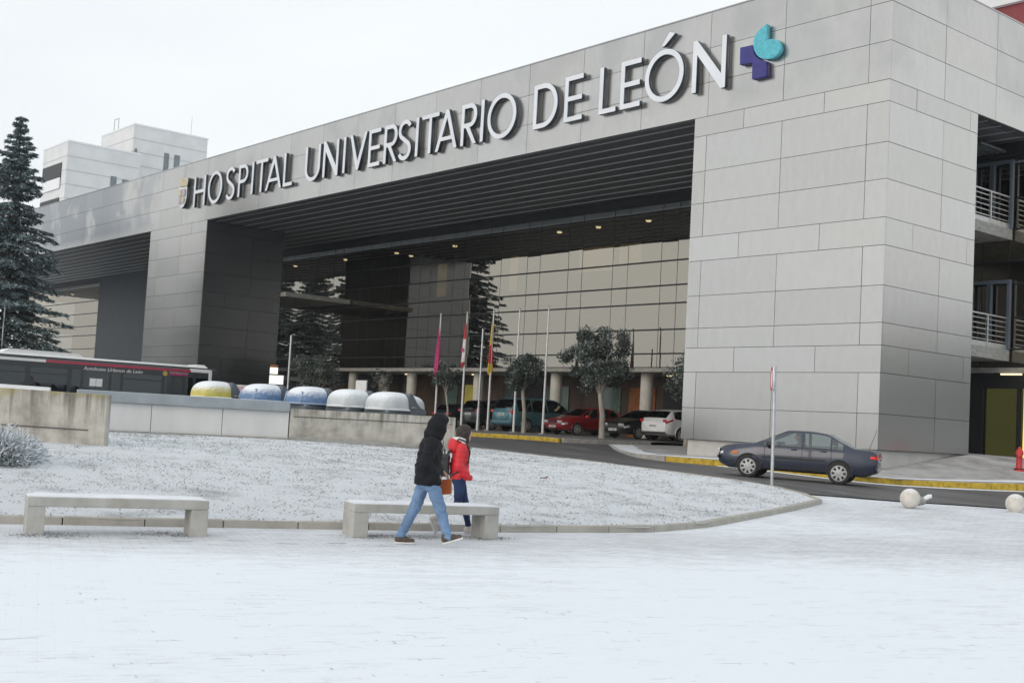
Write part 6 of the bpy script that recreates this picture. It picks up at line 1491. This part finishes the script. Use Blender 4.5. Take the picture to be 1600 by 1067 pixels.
# frosty tufts round the bench feet
C, nT = [], 0
for (x, y, s) in [(-14.62,5.06,.16),(-14.45,5.3,.3),(-14.2,6.8,.2),(-14.5,6.6,.25),(-13.6,9.1,.2),(-13.75,9.3,.3),(-13.5,9.9,.3),(-13.4,10.3,.3),(-13.2,10.8,.22),(-13.25,11.0,.18)]:
    m = int(420*s/.2*.5); C.append(np.c_[rng.normal(x, s*.5, m), rng.normal(y, s*.7, m), rng.uniform(0, .02, m)])
C = np.concatenate(C); n = len(C); D = unit(np.c_[rng.normal(size=(n, 2)), rng.uniform(.2, 1, n)]); U = unit(np.cross(D, rng.normal(size=(n, 3))))
V, F, T = cards(rng, C, D, U, rng.uniform(.02, .055, n), rng.uniform(.004, .010, n), np.stack([rng.uniform(0, .6, n), rng.uniform(0, .9, n), np.zeros(n)], 1))
g = card_object('grass_tufts', V, F, T, M['grass']); tag(g, None, None, kind='stuff')
# one brown leaf on the lawn
lf = MB(); lf.add([(-.10, 0, .02), (-.03, -.06, .05), (.06, -.035, .03), (.12, 0, .06), (.06, .045, .08), (-.03, .06, .06), (0, 0, .035)], [(0, 1, 6), (1, 2, 6), (2, 3, 6), (3, 4, 6), (4, 5, 6), (5, 0, 6)])
o = lf.build('fallen_leaf', M['twig']); o.location = (-20.1, 18.0, LZ.at(-20.1, 18.0)+.01); o.scale = (1.2, 1.2, 1.2); tag(o, 'single curled brown leaf lying on the snowy lawn', 'leaf')
# bicycle tyre print pressed in the snow, bottom left
tk = MB(); a0, a1 = Vector((-8.4, 1.1)), Vector((-8.35, 4.6))
for i in range(60):
    tt = i/60; c = a0.lerp(a1, tt*.55); y = c.y; x = c.x-.10*math.sin(tt*2.4)
    tk.add([(x-.03, y, .0035+GZ.at(x, y)), (x-.022, y+.012, .0035+GZ.at(x, y)), (x+.03, y+.03, .0035+GZ.at(x, y)), (x+.022, y+.018, .0035+GZ.at(x, y))], [(0, 1, 2, 3)])
struct(tk.build('tyre_print', mat('pressed_snow', (.66, .71, .77), .8, var=.05)))

# trodden footprints along the bench path
fp = MB(); rr = random.Random(4)
def print_(x, y, a):
    ca, sa = math.cos(a), math.sin(a); z0 = GZ.at(x, y)+.0035; n = 12; vs = []
    for i in range(n):
        t = 2*math.pi*i/n; u, v = .13*math.cos(t), .045*math.sin(t)*(1-.25*math.cos(t+.6)); vs.append((x+u*ca-v*sa, y+u*sa+v*ca, z0))
    fp.add(vs, [tuple(range(n))])
for k in range(11):
    s = -.62*k-.55; side = .10 if k % 2 else -.10; a = HEAD+.15*math.sin(k*.7)
    print_(mx_+s*math.cos(HEAD+.12)-side*math.sin(HEAD)+.1, my_+s*math.sin(HEAD+.12)+side*math.cos(HEAD), a)
struct(fp.build('footprints', mat('trodden_print', (.60, .635, .68), .85, var=.12, scale=12)))
# ------------------------------------------------------------------ winter mist between the camera and the far buildings
hz = MB(); hz.box(-330, 60, -70, 190, -1.2, 75); hzm, hn, ho = nodes_of('mist')
pv = hn.nodes.new('ShaderNodeVolumePrincipled'); pv.inputs['Density'].default_value = .00024; pv.inputs['Color'].default_value = (.88, .95, 1, 1); pv.inputs['Anisotropy'].default_value = 0
hn.links.new(pv.outputs[0], ho.inputs['Volume'])
tag(hz.build('haze', hzm), None, None, kind='stuff')
